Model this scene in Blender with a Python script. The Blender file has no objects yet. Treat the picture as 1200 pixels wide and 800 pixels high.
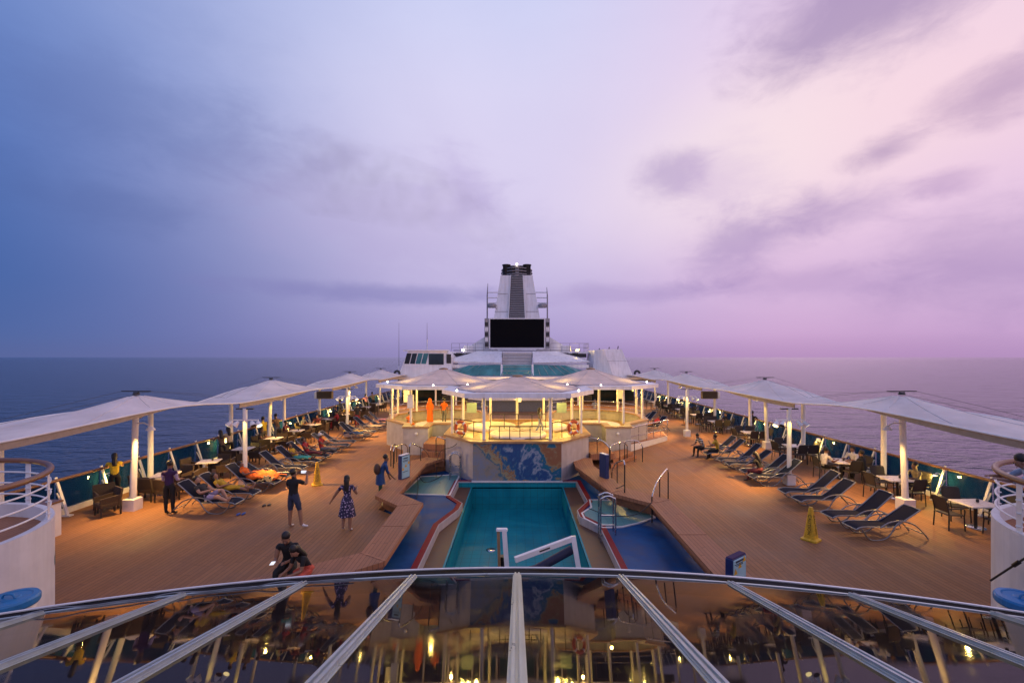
import bpy, math, random
from mathutils import Vector, Matrix, geometry, noise
random.seed(7)
SC = bpy.context.scene
COL = SC.collection
PI = math.pi
V = Vector
CAMH, FPX, HX, HY = 5.2, 533.3, 606.0, 418.0
def G(px, py, z=0.0):
    """a point of the photograph taken down to the level z (used to measure the place)"""
    Y = (CAMH - z) * FPX / (py - HY)
    return V(((px - HX) * Y / FPX, Y, z))
# ------------------------------------------------------------------ materials
def srgb(r, g, b):
    f = lambda c: (c/255/12.92) if c/255 <= .04045 else ((c/255+.055)/1.055)**2.4
    return (f(r), f(g), f(b), 1)
class NT:
    def __init__(s, tree): s.t = tree; s.n = tree.nodes; s.l = tree.links
    def new(s, typ, **kw):
        n = s.n.new(typ)
        for k, v in kw.items():
            if k.startswith('i_'):
                key = k[2:]; key = int(key) if key.isdigit() else key.replace('_', ' ')
                n.inputs[key].default_value = v
            else: setattr(n, k, v)
        return n
    def link(s, a, b): s.l.new(a, b)
    def math(s, op, a, b=None, clamp=False):
        n = s.n.new('ShaderNodeMath'); n.operation = op; n.use_clamp = clamp
        for i, x in enumerate((a, b)):
            if x is None: continue
            if isinstance(x, (int, float)): n.inputs[i].default_value = x
            else: s.link(x, n.inputs[i])
        return n.outputs[0]
    def mix(s, f, a, b, blend='MIX'):
        n = s.n.new('ShaderNodeMix'); n.data_type = 'RGBA'; n.blend_type = blend
        for k, x in ((0, f), (6, a), (7, b)):
            if isinstance(x, (int, float, tuple)): n.inputs[k].default_value = x
            else: s.link(x, n.inputs[k])
        return n.outputs[2]
    def ramp(s, fac, stops, interp='LINEAR'):
        n = s.n.new('ShaderNodeValToRGB'); n.color_ramp.interpolation = interp
        e = n.color_ramp.elements
        while len(e) < len(stops): e.new(.5)
        for x, (p, c) in zip(e, stops): x.position = p; x.color = c if len(c) == 4 else (*c, 1)
        s.link(fac, n.inputs[0]); return n.outputs[0]
def mat(name, col, rough=.5, metal=0, noise=.12, nscale=6, bump=0, emit=None, es=0, spec=None, trans=0, coat=0, translucent=0):
    m = bpy.data.materials.new(name); m.use_nodes = True
    t = NT(m.node_tree); b = t.n['Principled BSDF']
    c = (*col[:3], 1)
    b.inputs['Roughness'].default_value = rough; b.inputs['Metallic'].default_value = metal
    if spec is not None: b.inputs['Specular IOR Level'].default_value = spec
    b.inputs['Transmission Weight'].default_value = trans
    b.inputs['Coat Weight'].default_value = coat
    tc = t.new('ShaderNodeTexCoord')
    nz = t.new('ShaderNodeTexNoise', i_Scale=nscale, i_Detail=5.0, i_Roughness=.6); t.link(tc.outputs['Object'], nz.inputs['Vector'])
    lo = tuple(max(0, x*(1-noise*1.6)) for x in c[:3]); hi = tuple(min(1, x*(1+noise)) for x in c[:3])
    colr = t.ramp(nz.outputs[0], [(.3, lo), (.7, hi)])
    t.link(colr, b.inputs['Base Color'])
    rr = t.new('ShaderNodeMapRange', i_1=.3, i_2=.7, i_3=max(.02, rough-.08), i_4=min(1, rough+.1)); t.link(nz.outputs[0], rr.inputs[0]); t.link(rr.outputs[0], b.inputs['Roughness'])
    if bump:
        n2 = t.new('ShaderNodeTexNoise', i_Scale=nscale*7, i_Detail=3.0); t.link(tc.outputs['Object'], n2.inputs['Vector'])
        bp = t.new('ShaderNodeBump', i_Strength=bump, i_Distance=.01); t.link(n2.outputs[0], bp.inputs['Height']); t.link(bp.outputs[0], b.inputs['Normal'])
    if emit: b.inputs['Emission Color'].default_value = (*emit[:3], 1); b.inputs['Emission Strength'].default_value = es
    if translucent:
        tr = t.new('ShaderNodeBsdfTranslucent'); t.link(colr, tr.inputs[0])
        mx = t.new('ShaderNodeMixShader', i_0=translucent); t.link(b.outputs[0], mx.inputs[1]); t.link(tr.outputs[0], mx.inputs[2])
        t.link(mx.outputs[0], t.n['Material Output'].inputs[0])
    return m
M = {}
def D(name, *a, **k): M[name] = mat(name, *a, **k)
D('white', (.74, .73, .74), .35, noise=.06, nscale=3)
D('white_wall', (.66, .65, .67), .45, noise=.09, nscale=1.3, bump=.05)
D('panel_white', (.82, .81, .83), .35, noise=.07, nscale=.7)
D('fabric', (.78, .76, .77), .8, noise=.11, nscale=.9, translucent=.25)
D('canopy_fabric', (.66, .56, .53), .8, noise=.14, nscale=1.5, translucent=.10)
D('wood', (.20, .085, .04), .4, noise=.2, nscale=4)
D('ledge_wood', (.10, .048, .028), .55, noise=.25, nscale=5)
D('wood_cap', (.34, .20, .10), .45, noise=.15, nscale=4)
D('steel', (.55, .55, .57), .22, 1, noise=.06)
D('alu', (.24, .24, .26), .42, .8, noise=.06)
D('dark', (.025, .024, .026), .5, noise=.2)
D('black', (.006, .006, .008), .35, noise=.1)
D('navy_mesh', (.009, .012, .028), .8, noise=.2, nscale=40, bump=.2, spec=.15)
D('wicker', (.048, .029, .016), .6, noise=.35, nscale=50, bump=.6)
D('chair_metal', (.02, .018, .018), .45, noise=.2)
D('chair_mesh', (.045, .036, .032), .7, noise=.3, nscale=60, bump=.3)
D('table_top', (.62, .56, .50), .3, noise=.08, nscale=9)
D('skin_a', (.26, .13, .08), .55, noise=.08)
D('skin_b', (.17, .08, .048), .55, noise=.08)
D('skin_c', (.36, .20, .14), .55, noise=.08)
D('hair', (.008, .006, .006), .45, noise=.4, nscale=60, bump=.5)
D('grey_hair', (.22, .2, .19), .6, noise=.3, nscale=60, bump=.4)
for n, c in dict(yellow=(.62, .42, .02), mustard=(.42, .27, .02), black_cloth=(.010, .010, .012), charcoal=(.022, .022, .026), purple=(.035, .012, .07),
                 lilac=(.34, .28, .42), white_cloth=(.6, .58, .58), orange=(.75, .15, .015), coral=(.5, .085, .05), red=(.32, .02, .025), teal_cloth=(.03, .26, .28),
                 brown_cloth=(.14, .08, .045), cream_cloth=(.5, .4, .26), blue_cloth=(.012, .05, .16), green_cloth=(.012, .06, .035), denim=(.025, .035, .075),
                 pale_blue=(.35, .42, .52), pink=(.55, .22, .24), grey_cloth=(.14, .14, .15), khaki=(.2, .16, .09), maroon=(.12, .02, .03)).items():
    D(n, c, .85, noise=.2, nscale=14, bump=.25)
D('far_land', (.09, .12, .22), .9)
D('cone_yellow', (.66, .38, .02), .5, noise=.22, nscale=12)
D('bulb', (.9, .8, .6), .3, emit=(1, .78, .42), es=14)
D('phone_screen', (.5, .5, .5), .2, emit=(.85, .9, 1), es=.9)
D('bulb_white', (.9, .9, .9), .3, emit=(1, .9, .72), es=9)
D('lantern_glass', (.9, .8, .5), .3, emit=(1, .75, .3), es=1.1)
D('lamp_glass', (.9, .85, .7), .3, emit=(1, .8, .35), es=3.5)
D('red_edge', (.20, .008, .018), .6, noise=.15, spec=.15)
D('blue_lid', (.012, .16, .40), .45, noise=.12, nscale=8, bump=.2)
D('teal_paint', (.01, .13, .16), .45)
D('ring_orange', (.60, .10, .02), .45, noise=.12)
D('grey_wall', (.40, .38, .40), .6, noise=.1, nscale=3, bump=.15)
D('louver', (.30, .29, .30), .5, noise=.1)
D('dark_glass', (.012, .03, .032), .08, noise=.3, nscale=1)
D('teal_glass', (.05, .22, .24), .08, noise=.3, nscale=.8)
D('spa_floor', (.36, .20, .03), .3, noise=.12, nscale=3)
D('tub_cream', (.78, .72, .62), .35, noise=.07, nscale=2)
D('sign_blue', (.012, .03, .12), .4)
D('sign_face', (.30, .52, .62), .4, noise=.08, nscale=4)
D('sign_mark', (.02, .03, .06), .5)
D('pipe_dark', (.03, .028, .03), .5, .3)
D('pipe_grey', (.24, .23, .24), .4, .5)
D('roller', (.018, .02, .06), .6, noise=.25, nscale=12, bump=.3)
D('gutter', (.011, .012, .016), .9, noise=1.2, nscale=1.6, spec=.04)
D('screen_black', (.0025, .0025, .004), .6, noise=.1, spec=.08)
D('beam_beige', (.34, .27, .21), .6)
D('mullion', (.40, .47, .50), .35, .3, noise=.08)
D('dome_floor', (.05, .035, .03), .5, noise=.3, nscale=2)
D('speaker_grey', (.20, .16, .12), .6)
D('bag', (.06, .03, .02), .7)
D('slipper_blue', (.02, .07, .3), .6)
D('green_panel', (.30, .42, .36), .4, noise=.08)
def streaks(name, amt):
    t = NT(M[name].node_tree); b = t.n['Principled BSDF']; src = b.inputs['Base Color'].links[0].from_socket
    g = t.new('ShaderNodeNewGeometry'); mp = t.new('ShaderNodeMapping'); mp.inputs['Scale'].default_value = (2.2, 2.2, .16); t.link(g.outputs['Position'], mp.inputs[0])
    nz = t.new('ShaderNodeTexNoise', i_Scale=1.6, i_Detail=6.0, i_Roughness=.65); t.link(mp.outputs[0], nz.inputs['Vector'])
    r = t.ramp(nz.outputs[0], [(.36, (1-amt, 1-amt*1.08, 1-amt*1.2)), (.56, (1, 1, 1))]); t.link(t.mix(1.0, src, r, 'MULTIPLY'), b.inputs['Base Color'])
streaks('panel_white', .13); streaks('white_wall', .08); streaks('grey_wall', .12)
def plank(name, base, dark, width, along='Y', rough=.66, length=2.4, vary=.25):
    m = bpy.data.materials.new(name); m.use_nodes = True; t = NT(m.node_tree); b = t.n['Principled BSDF']
    g = t.new('ShaderNodeNewGeometry'); sp = t.new('ShaderNodeSeparateXYZ'); t.link(g.outputs['Position'], sp.inputs[0])
    u, v = (sp.outputs[0], sp.outputs[1]) if along == 'Y' else (sp.outputs[1], sp.outputs[0])
    q = t.math('DIVIDE', u, width); row = t.math('FLOOR', q); fr = t.math('FRACT', q)
    wn = t.new('ShaderNodeTexWhiteNoise', noise_dimensions='1D'); t.link(row, wn.inputs['W'])
    sh = t.math('MULTIPLY', wn.outputs[0], length); vv = t.math('DIVIDE', t.math('ADD', v, sh), length)
    cell = t.math('FLOOR', vv); fv = t.math('FRACT', vv)
    cb = t.new('ShaderNodeCombineXYZ'); t.link(row, cb.inputs[0]); t.link(cell, cb.inputs[1])
    w2 = t.new('ShaderNodeTexWhiteNoise', noise_dimensions='3D'); t.link(cb.outputs[0], w2.inputs['Vector'])
    seam = t.math('MAXIMUM', t.math('GREATER_THAN', t.math('ABSOLUTE', t.math('SUBTRACT', fr, .5)), .44), t.math('GREATER_THAN', t.math('ABSOLUTE', t.math('SUBTRACT', fv, .5)), .497))
    nz = t.new('ShaderNodeTexNoise', i_Scale=.55, i_Detail=6.0, i_Roughness=.62); t.link(g.outputs['Position'], nz.inputs['Vector'])
    ng = t.new('ShaderNodeTexNoise', i_Scale=9.0, i_Detail=4.0); t.link(g.outputs['Position'], ng.inputs['Vector'])
    lo = tuple(x*(1-vary) for x in base); hi = tuple(x*(1+vary) for x in base)
    c = t.mix(w2.outputs[0], (*lo, 1), (*hi, 1))
    stain = t.ramp(nz.outputs[0], [(.30, (.72, .70, .69)), (.45, (.94, .93, .93)), (.62, (1.05, 1.03, 1))]); c = t.mix(1.0, c, stain, 'MULTIPLY')
    c = t.mix(1.0, c, t.ramp(ng.outputs[0], [(.3, (.93, .93, .93)), (.7, (1.05, 1.05, 1.05))]), 'MULTIPLY')
    c = t.mix(seam, c, (*dark, 1)); t.link(c, b.inputs['Base Color'])
    rr = t.new('ShaderNodeMapRange', i_1=.3, i_2=.7, i_3=rough-.12, i_4=rough+.15); t.link(nz.outputs[0], rr.inputs[0]); t.link(rr.outputs[0], b.inputs['Roughness'])
    bp = t.new('ShaderNodeBump', i_Strength=.25, i_Distance=.006, invert=True); t.link(seam, bp.inputs['Height']); t.link(bp.outputs[0], b.inputs['Normal']); b.inputs['Specular IOR Level'].default_value = .3
    M[name] = m
plank('deck_teak', (.275, .132, .058), (.15, .070, .033), .13, 'Y', vary=.10)
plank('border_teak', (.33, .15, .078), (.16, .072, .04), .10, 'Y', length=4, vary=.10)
plank('border_teak_cross', (.35, .16, .082), (.13, .058, .034), .10, 'X', length=4)
def glassy(name, tint, ior=1.5, rough=.02, wav=0):
    m = bpy.data.materials.new(name); m.use_nodes = True; t = NT(m.node_tree)
    t.n.remove(t.n['Principled BSDF'])
    tr = t.new('ShaderNodeBsdfTransparent', i_0=(*tint, 1)); gl = t.new('ShaderNodeBsdfGlossy', i_Roughness=rough)
    fr = t.new('ShaderNodeFresnel', i_IOR=ior); mx = t.new('ShaderNodeMixShader')
    if wav:
        g = t.new('ShaderNodeNewGeometry'); nz = t.new('ShaderNodeTexNoise', i_Scale=wav, i_Detail=1.0); t.link(g.outputs['Position'], nz.inputs['Vector'])
        bp = t.new('ShaderNodeBump', i_Strength=.03, i_Distance=.05); t.link(nz.outputs[0], bp.inputs['Height']); t.link(bp.outputs[0], gl.inputs['Normal'])
        # dust and dried rain on the pane
        n2 = t.new('ShaderNodeTexNoise', i_Scale=2.3, i_Detail=7.0, i_Roughness=.65); t.link(g.outputs['Position'], n2.inputs['Vector'])
        rr = t.new('ShaderNodeMapRange', i_1=.45, i_2=.75, i_3=rough, i_4=rough+.10); t.link(n2.outputs[0], rr.inputs[0]); t.link(rr.outputs[0], gl.inputs['Roughness'])
    t.link(fr.outputs[0], mx.inputs[0]); t.link(tr.outputs[0], mx.inputs[1]); t.link(gl.outputs[0], mx.inputs[2])
    t.link(mx.outputs[0], t.n['Material Output'].inputs[0]); M[name] = m
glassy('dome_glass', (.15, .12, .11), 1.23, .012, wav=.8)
glassy('rail_glass', (.46, .70, .86), 1.5, .03)
t = NT(M['rail_glass'].node_tree); out = t.n['Material Output']; prev = out.inputs[0].links[0].from_socket
df = t.new('ShaderNodeBsdfDiffuse', i_0=(.025, .12, .25, 1)); tl = t.new('ShaderNodeBsdfTranslucent', i_0=(.025, .12, .25, 1)); m1 = t.new('ShaderNodeMixShader', i_0=.5); t.link(df.outputs[0], m1.inputs[1]); t.link(tl.outputs[0], m1.inputs[2])
m2 = t.new('ShaderNodeMixShader', i_0=.27); t.link(prev, m2.inputs[1]); t.link(m1.outputs[0], m2.inputs[2]); t.link(m2.outputs[0], out.inputs[0])
glassy('clear_glass', (.75, .86, .84), 1.45, .02)
def special(name):
    m = bpy.data.materials.new(name); m.use_nodes = True; M[name] = m; return NT(m.node_tree)
# mural of swirling land and sea colours
t = special('mural'); b = t.n['Principled BSDF']; g = t.new('ShaderNodeNewGeometry')
sp = t.new('ShaderNodeSeparateXYZ'); t.link(g.outputs['Position'], sp.inputs[0])
nz = t.new('ShaderNodeTexNoise', i_Scale=.85, i_Detail=4.0, i_Roughness=.55, i_Distortion=1.5); t.link(g.outputs['Position'], nz.inputs['Vector'])
n2 = t.new('ShaderNodeTexNoise', i_Scale=2.6, i_Detail=5.0, i_Roughness=.6, i_Distortion=1.8); t.link(g.outputs['Position'], n2.inputs['Vector'])
uu = t.math('ADD', t.math('MULTIPLY', sp.outputs[0], .23), t.math('MULTIPLY', sp.outputs[2], .17))
uu = t.math('ADD', uu, t.math('MULTIPLY', t.math('SUBTRACT', nz.outputs[0], .5), .95)); uu = t.math('ADD', uu, t.math('MULTIPLY', t.math('SUBTRACT', n2.outputs[0], .5), .42))
uu = t.math('ADD', uu, .40)
c = t.ramp(uu, [(.02, (.20, .22, .27)), (.16, (.26, .22, .17)), (.25, (.02, .12, .20)), (.31, (.30, .25, .15)), (.37, (.32, .24, .12)), (.41, (.26, .09, .04)), (.425, (.30, .24, .15)), (.455, (.04, .13, .22)), (.50, (.022, .08, .21)), (.60, (.022, .06, .19)), (.66, (.08, .17, .28)), (.69, (.30, .31, .38)), (.76, (.16, .22, .32)), (.80, (.01, .10, .20)), (.89, (.02, .13, .2)), (.92, (.30, .22, .11)), (1, (.26, .11, .05))])
t.link(c, b.inputs['Base Color']); b.inputs['Roughness'].default_value = .4
# blue rubber pool surround
t = special('blue_deck'); b = t.n['Principled BSDF']; g = t.new('ShaderNodeNewGeometry')
nz = t.new('ShaderNodeTexNoise', i_Scale=1.1, i_Detail=7.0, i_Roughness=.65); t.link(g.outputs['Position'], nz.inputs['Vector'])
c = t.ramp(nz.outputs[0], [(.3, (.004, .032, .11)), (.5, (.004, .058, .19)), (.72, (.018, .10, .26))])
n2 = t.new('ShaderNodeTexVoronoi', i_Scale=9.0, feature='DISTANCE_TO_EDGE'); t.link(g.outputs['Position'], n2.inputs['Vector'])
t.link(c, b.inputs['Base Color'])
rr = t.new('ShaderNodeMapRange', i_1=.35, i_2=.65, i_3=.38, i_4=.62); t.link(nz.outputs[0], rr.inputs[0]); t.link(rr.outputs[0], b.inputs['Roughness']); b.inputs['Specular IOR Level'].default_value = .10
# teal tiled basin
def tiles(name, a, bcol, size, rough):
    t = special(name); b = t.n['Principled BSDF']; g = t.new('ShaderNodeNewGeometry')
    nz = t.new('ShaderNodeTexNoise', i_Scale=.55, i_Detail=8.0, i_Roughness=.62, i_Distortion=1.6); t.link(g.outputs['Position'], nz.inputs['Vector'])
    c = t.ramp(nz.outputs[0], [(.3, a), (.7, bcol)])
    sp = t.new('ShaderNodeSeparateXYZ'); t.link(g.outputs['Position'], sp.inputs[0])
    gr = None
    for k in range(3):
        f = t.math('FRACT', t.math('DIVIDE', t.math('ADD', sp.outputs[k], .013), size)); q = t.math('GREATER_THAN', t.math('ABSOLUTE', t.math('SUBTRACT', f, .5)), .475)
        gr = q if gr is None else t.math('MAXIMUM', gr, q)
    c2 = t.mix(t.math('MULTIPLY', gr, .5), c, (.02, .05, .06, 1)); t.link(c2, b.inputs['Base Color'])
    rr = t.new('ShaderNodeMapRange', i_1=.3, i_2=.7, i_3=rough*.7, i_4=rough*1.4); t.link(nz.outputs[0], rr.inputs[0]); t.link(rr.outputs[0], b.inputs['Roughness']); b.inputs['Specular IOR Level'].default_value = .18
tiles('basin_teal', (.003, .17, .23), (.006, .26, .32), .3, .5)
tiles('shallow_teal', (.06, .20, .23), (.12, .30, .32), .25, .35)
# flowered dress
t = special('flower_cloth'); b = t.n['Principled BSDF']; tc = t.new('ShaderNodeTexCoord')
vo = t.new('ShaderNodeTexVoronoi', i_Scale=17.0); t.link(tc.outputs['Object'], vo.inputs['Vector'])
c = t.ramp(vo.outputs['Distance'], [(.0, (.5, .42, .55)), (.30, (.34, .26, .42)), (.42, (.03, .025, .07)), (.8, (.02, .02, .05))])
t.link(c, b.inputs['Base Color']); b.inputs['Roughness'].default_value = .85
# striped shirt
t = special('stripe_cloth'); b = t.n['Principled BSDF']; tc = t.new('ShaderNodeTexCoord'); sp = t.new('ShaderNodeSeparateXYZ'); t.link(tc.outputs['Object'], sp.inputs[0])
f = t.math('GREATER_THAN', t.math('FRACT', t.math('MULTIPLY', sp.outputs[2], 10)), .5)
t.link(t.mix(f, (.015, .015, .02, 1), (.5, .5, .5, 1)), b.inputs['Base Color']); b.inputs['Roughness'].default_value = .85
# open sea
t = special('sea_water'); b = t.n['Principled BSDF']; g = t.new('ShaderNodeNewGeometry')
b.inputs['Base Color'].default_value = (.006, .014, .045, 1); b.inputs['IOR'].default_value = 1.33; b.inputs['Roughness'].default_value = .08
hs = None
for sc, st, dist in ((.045, 1, 3.6), (.22, .55, 1.5), (.8, .3, .45)):
    mp = t.new('ShaderNodeMapping'); mp.inputs['Scale'].default_value = (1, 1.7, 1); mp.inputs['Rotation'].default_value = (0, 0, .35); t.link(g.outputs['Position'], mp.inputs[0])
    nz = t.new('ShaderNodeTexNoise', i_Scale=sc, i_Detail=3.0, i_Roughness=.55, i_Distortion=.4); t.link(mp.outputs[0], nz.inputs['Vector'])
    h = t.math('MULTIPLY', nz.outputs[0], dist)
    hs = h if hs is None else t.math('ADD', hs, h)
bp = t.new('ShaderNodeBump', i_Strength=1.0, i_Distance=1.0); t.link(hs, bp.inputs['Height']); t.link(bp.outputs[0], b.inputs['Normal'])
# smoke
t = special('smoke_volume'); t.n.remove(t.n['Principled BSDF']); g = t.new('ShaderNodeNewGeometry')
nz = t.new('ShaderNodeTexNoise', i_Scale=.28, i_Detail=5.0, i_Roughness=.6, i_Distortion=1.0); t.link(g.outputs['Position'], nz.inputs['Vector'])
d = t.new('ShaderNodeMapRange', i_1=.42, i_2=.75, i_3=0., i_4=.026); t.link(nz.outputs[0], d.inputs[0])
pv = t.new('ShaderNodeVolumePrincipled'); pv.inputs['Color'].default_value = (.25, .2, .25, 1); t.link(d.outputs[0], pv.inputs['Density']); t.link(pv.outputs[0], t.n['Material Output'].inputs['Volume'])
# ------------------------------------------------------------------ mesh building
class MB:
    def __init__(s): s.v = []; s.f = []; s.m = []; s.sm = []; s.mi = 0
    def _add(s, vs, fs, smooth=False):
        o = len(s.v); s.v += [V(x) for x in vs]
        for f in fs: s.f.append([i+o for i in f]); s.m.append(s.mi); s.sm.append(smooth)
        return s
    def box(s, c, d, rz=0, ry=0, rx=0):
        c = V(c); h = V(d)/2; R = Matrix.Rotation(rz, 3, 'Z') @ Matrix.Rotation(ry, 3, 'Y') @ Matrix.Rotation(rx, 3, 'X')
        vs = [c + R @ V((x*h.x, y*h.y, z*h.z)) for x in (-1, 1) for y in (-1, 1) for z in (-1, 1)]
        return s._add(vs, [(0,1,3,2), (4,6,7,5), (0,4,5,1), (2,3,7,6), (0,2,6,4), (1,5,7,3)])
    def bbox(s, c, d, bv=.015, rz=0):
        """box with chamfered vertical and top edges"""
        c = V(c); hx, hy, hz = d[0]/2, d[1]/2, d[2]/2; R = Matrix.Rotation(rz, 3, 'Z')
        def ring(k, z): return [(hx-k, hy, z), (hx, hy-k, z), (hx, -hy+k, z), (hx-k, -hy, z), (-hx+k, -hy, z), (-hx, -hy+k, z), (-hx, hy-k, z), (-hx+k, hy, z)][::-1]
        rs = [ring(bv, -hz), ring(bv, hz-bv), [(x*(hx-bv)/hx, y*(hy-bv)/hy, hz) for x, y, z in ring(bv, hz)]]
        vs = [c + R @ V(p) for r in rs for p in r]
        fs = [[i+8*k, (i+1) % 8+8*k, (i+1) % 8+8*k+8, i+8*k+8] for k in range(2) for i in range(8)]
        return s._add(vs, fs + [list(range(8))[::-1], list(range(16, 24))])
    def beam(s, p, q, w, h, up=(0, 0, 1)):
        p, q = V(p), V(q); d = (q-p).normalized(); u = V(up)
        if abs(d.dot(u)) > .98: u = V((0, 1, 0))
        r = d.cross(u).normalized(); u = r.cross(d)
        vs = [a + r*(x*w/2) + u*(y*h/2) for a in (p, q) for x, y in ((-1,-1), (1,-1), (1,1), (-1,1))]
        return s._add(vs, [(3,2,1,0), (4,5,6,7), (0,1,5,4), (1,2,6,5), (2,3,7,6), (3,0,4,7)])
    def tube(s, pts, r, n=8, closed=False):
        pts = [V(p) for p in pts]; k = len(pts); rr = r if isinstance(r, (list, tuple)) else [r]*k
        vs = []; prev = None
        for i, p in enumerate(pts):
            a = pts[i-1] if (i or closed) else p; c = pts[(i+1) % k] if (i < k-1 or closed) else p
            d = (c-a).normalized()
            if prev is None:
                u = V((0, 0, 1)) if abs(d.z) < .9 else V((1, 0, 0)); u = (u - d*u.dot(d)).normalized()
            else: u = (prev - d*prev.dot(d)).normalized()
            prev = u; w = d.cross(u)
            vs += [p + (u*math.cos(2*PI*j/n) + w*math.sin(2*PI*j/n))*rr[i] for j in range(n)]
        fs = []
        for i in range(k if closed else k-1):
            for j in range(n):
                a, b = i*n, ((i+1) % k)*n
                fs.append((a+j, a+(j+1) % n, b+(j+1) % n, b+j))
        s._add(vs, fs, True)
        if not closed: s._add(vs[:n], [tuple(range(n))[::-1]]); s._add(vs[-n:], [tuple(range(n))])
        return s
    def lathe(s, prof, c=(0, 0, 0), n=20, smooth=True, sx=1, sy=1):
        c = V(c); vs = [c + V((r*math.cos(2*PI*j/n)*sx, r*math.sin(2*PI*j/n)*sy, z)) for r, z in prof for j in range(n)]
        fs = [(i*n+j, i*n+(j+1) % n, (i+1)*n+(j+1) % n, (i+1)*n+j) for i in range(len(prof)-1) for j in range(n)]
        s._add(vs, fs, smooth)
        s._add(vs[:n], [tuple(range(n))[::-1]]); s._add(vs[-n:], [tuple(range(n))]); return s
    def ball(s, c, r, n=10, sz=(1, 1, 1)):
        c = V(c); vs = []; fs = []; h = n//2
        for i in range(h+1):
            th = PI*i/h
            vs += [c + V((r*math.sin(th)*math.cos(2*PI*j/n)*sz[0], r*math.sin(th)*math.sin(2*PI*j/n)*sz[1], r*math.cos(th)*sz[2])) for j in range(n)]
        fs = [((i+1)*n+j, (i+1)*n+(j+1) % n, i*n+(j+1) % n, i*n+j) for i in range(h) for j in range(n)]
        return s._add(vs, fs, True)
    def prism(s, poly, z0, z1, holes=(), top=None):
        loops = [list(poly)] + [list(h) for h in holes]
        flat = [p for l in loops for p in l]
        tris = geometry.tessellate_polygon([[V((p[0], p[1], 0)) for p in l] for l in loops])
        n = len(flat)
        zt = top or (lambda x, y: z1)
        vs = [(p[0], p[1], z0) for p in flat] + [(p[0], p[1], zt(p[0], p[1])) for p in flat]
        fs = []
        for t3 in tris:
            a, b, c = [V((*flat[i][:2], 0)) for i in t3]
            t3 = t3 if (b-a).cross(c-a).z > 0 else t3[::-1]
            fs.append([i+n for i in t3]); fs.append(list(t3)[::-1])
        o = 0
        for l in loops:
            k = len(l)
            for i in range(k): fs.append((o+i, o+(i+1) % k, o+(i+1) % k+n, o+i+n))
            o += k
        return s._add(vs, fs)
    def sheet(s, poly, z, holes=()):
        loops = [list(poly)] + [list(h) for h in holes]; flat = [p for l in loops for p in l]
        fs = []
        for t3 in geometry.tessellate_polygon([[V((p[0], p[1], 0)) for p in l] for l in loops]):
            a, b, c = [V((*flat[i][:2], 0)) for i in t3]; fs.append(list(t3) if (b-a).cross(c-a).z > 0 else list(t3)[::-1])
        return s._add([(p[0], p[1], z) for p in flat], fs)
    def face(s, *pts): return s._add(pts, [tuple(range(len(pts)))])
    def slab(s, pts, th):
        """a flat polygon in space given the thickness th along its normal"""
        pts = [V(p) for p in pts]; n = (pts[1]-pts[0]).cross(pts[2]-pts[0]).normalized()*th; k = len(pts)
        return s._add(pts + [p-n for p in pts], [tuple(range(k)), tuple(range(k, 2*k))[::-1]] + [(i, i+k, (i+1) % k+k, (i+1) % k) for i in range(k)])
    def build(s, name, m, parent=None, world=True, recalc=False):
        me = bpy.data.meshes.new(name); off = parent_loc(parent) if (parent and world) else V((0, 0, 0))
        me.from_pydata([tuple(v-off) for v in s.v], [], s.f)
        for mm in (m if isinstance(m, (list, tuple)) else [m]): me.materials.append(M[mm])
        me.polygons.foreach_set('material_index', s.m); me.polygons.foreach_set('use_smooth', s.sm); me.update()
        o = bpy.data.objects.new(name, me); COL.objects.link(o)
        if parent: o.parent = parent
        return o
def parent_loc(p):
    l = V((0, 0, 0))
    while p: l = l + p.location; p = p.parent
    return l
def tag(o, label, cat, group=None):
    o['label'] = label; o['category'] = cat
    if group: o['group'] = group
    return o
def empty(name, loc, label, cat, group=None, rz=0):
    o = bpy.data.objects.new(name, None); COL.objects.link(o); o.location = (*loc[:2], loc[2] if len(loc) > 2 else 0); o.rotation_euler = (0, 0, rz); o.empty_display_size = .2
    return tag(o, label, cat, group)
def kind(o, k='structure'): o['kind'] = k; return o
KIDS = {}
def dup(root, loc, rz, label, group=None):
    def cp(o, par):
        c = o.copy(); COL.objects.link(c)
        if par: c.parent = par
        if o.name not in KIDS: KIDS[o.name] = [x for x in bpy.data.objects if x.parent == o]
        for ch in KIDS[o.name]: cp(ch, c)
        return c
    r = cp(root, None); r.location = loc; r.rotation_euler = (0, 0, rz); r['label'] = label
    if group: r['group'] = group
    return r
def smooth(pts, n=5):
    pts = [V(p) for p in pts]; out = []
    for i in range(len(pts)-1):
        p0, p1, p2, p3 = pts[max(i-1, 0)], pts[i], pts[i+1], pts[min(i+2, len(pts)-1)]
        for k in range(n):
            u = k/n; out.append(.5*((2*p1) + (p2-p0)*u + (2*p0-5*p1+4*p2-p3)*u*u + (3*p1-p0-3*p2+p3)*u**3))
    return out + [pts[-1]]
def light(name, kind_, loc, energy, col, size=.1, aim=None, spot=1.6, blend=.6):
    l = bpy.data.lights.new(name, kind_); l.energy = energy; l.color = col
    if kind_ in ('POINT', 'SPOT'): l.shadow_soft_size = size
    if kind_ == 'SPOT': l.spot_size = spot; l.spot_blend = blend
    o = bpy.data.objects.new(name, l); COL.objects.link(o); o.location = loc
    if aim is not None: o.rotation_euler = (V(aim)-V(loc)).to_track_quat('-Z', 'Y').to_euler()
    return o
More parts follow.
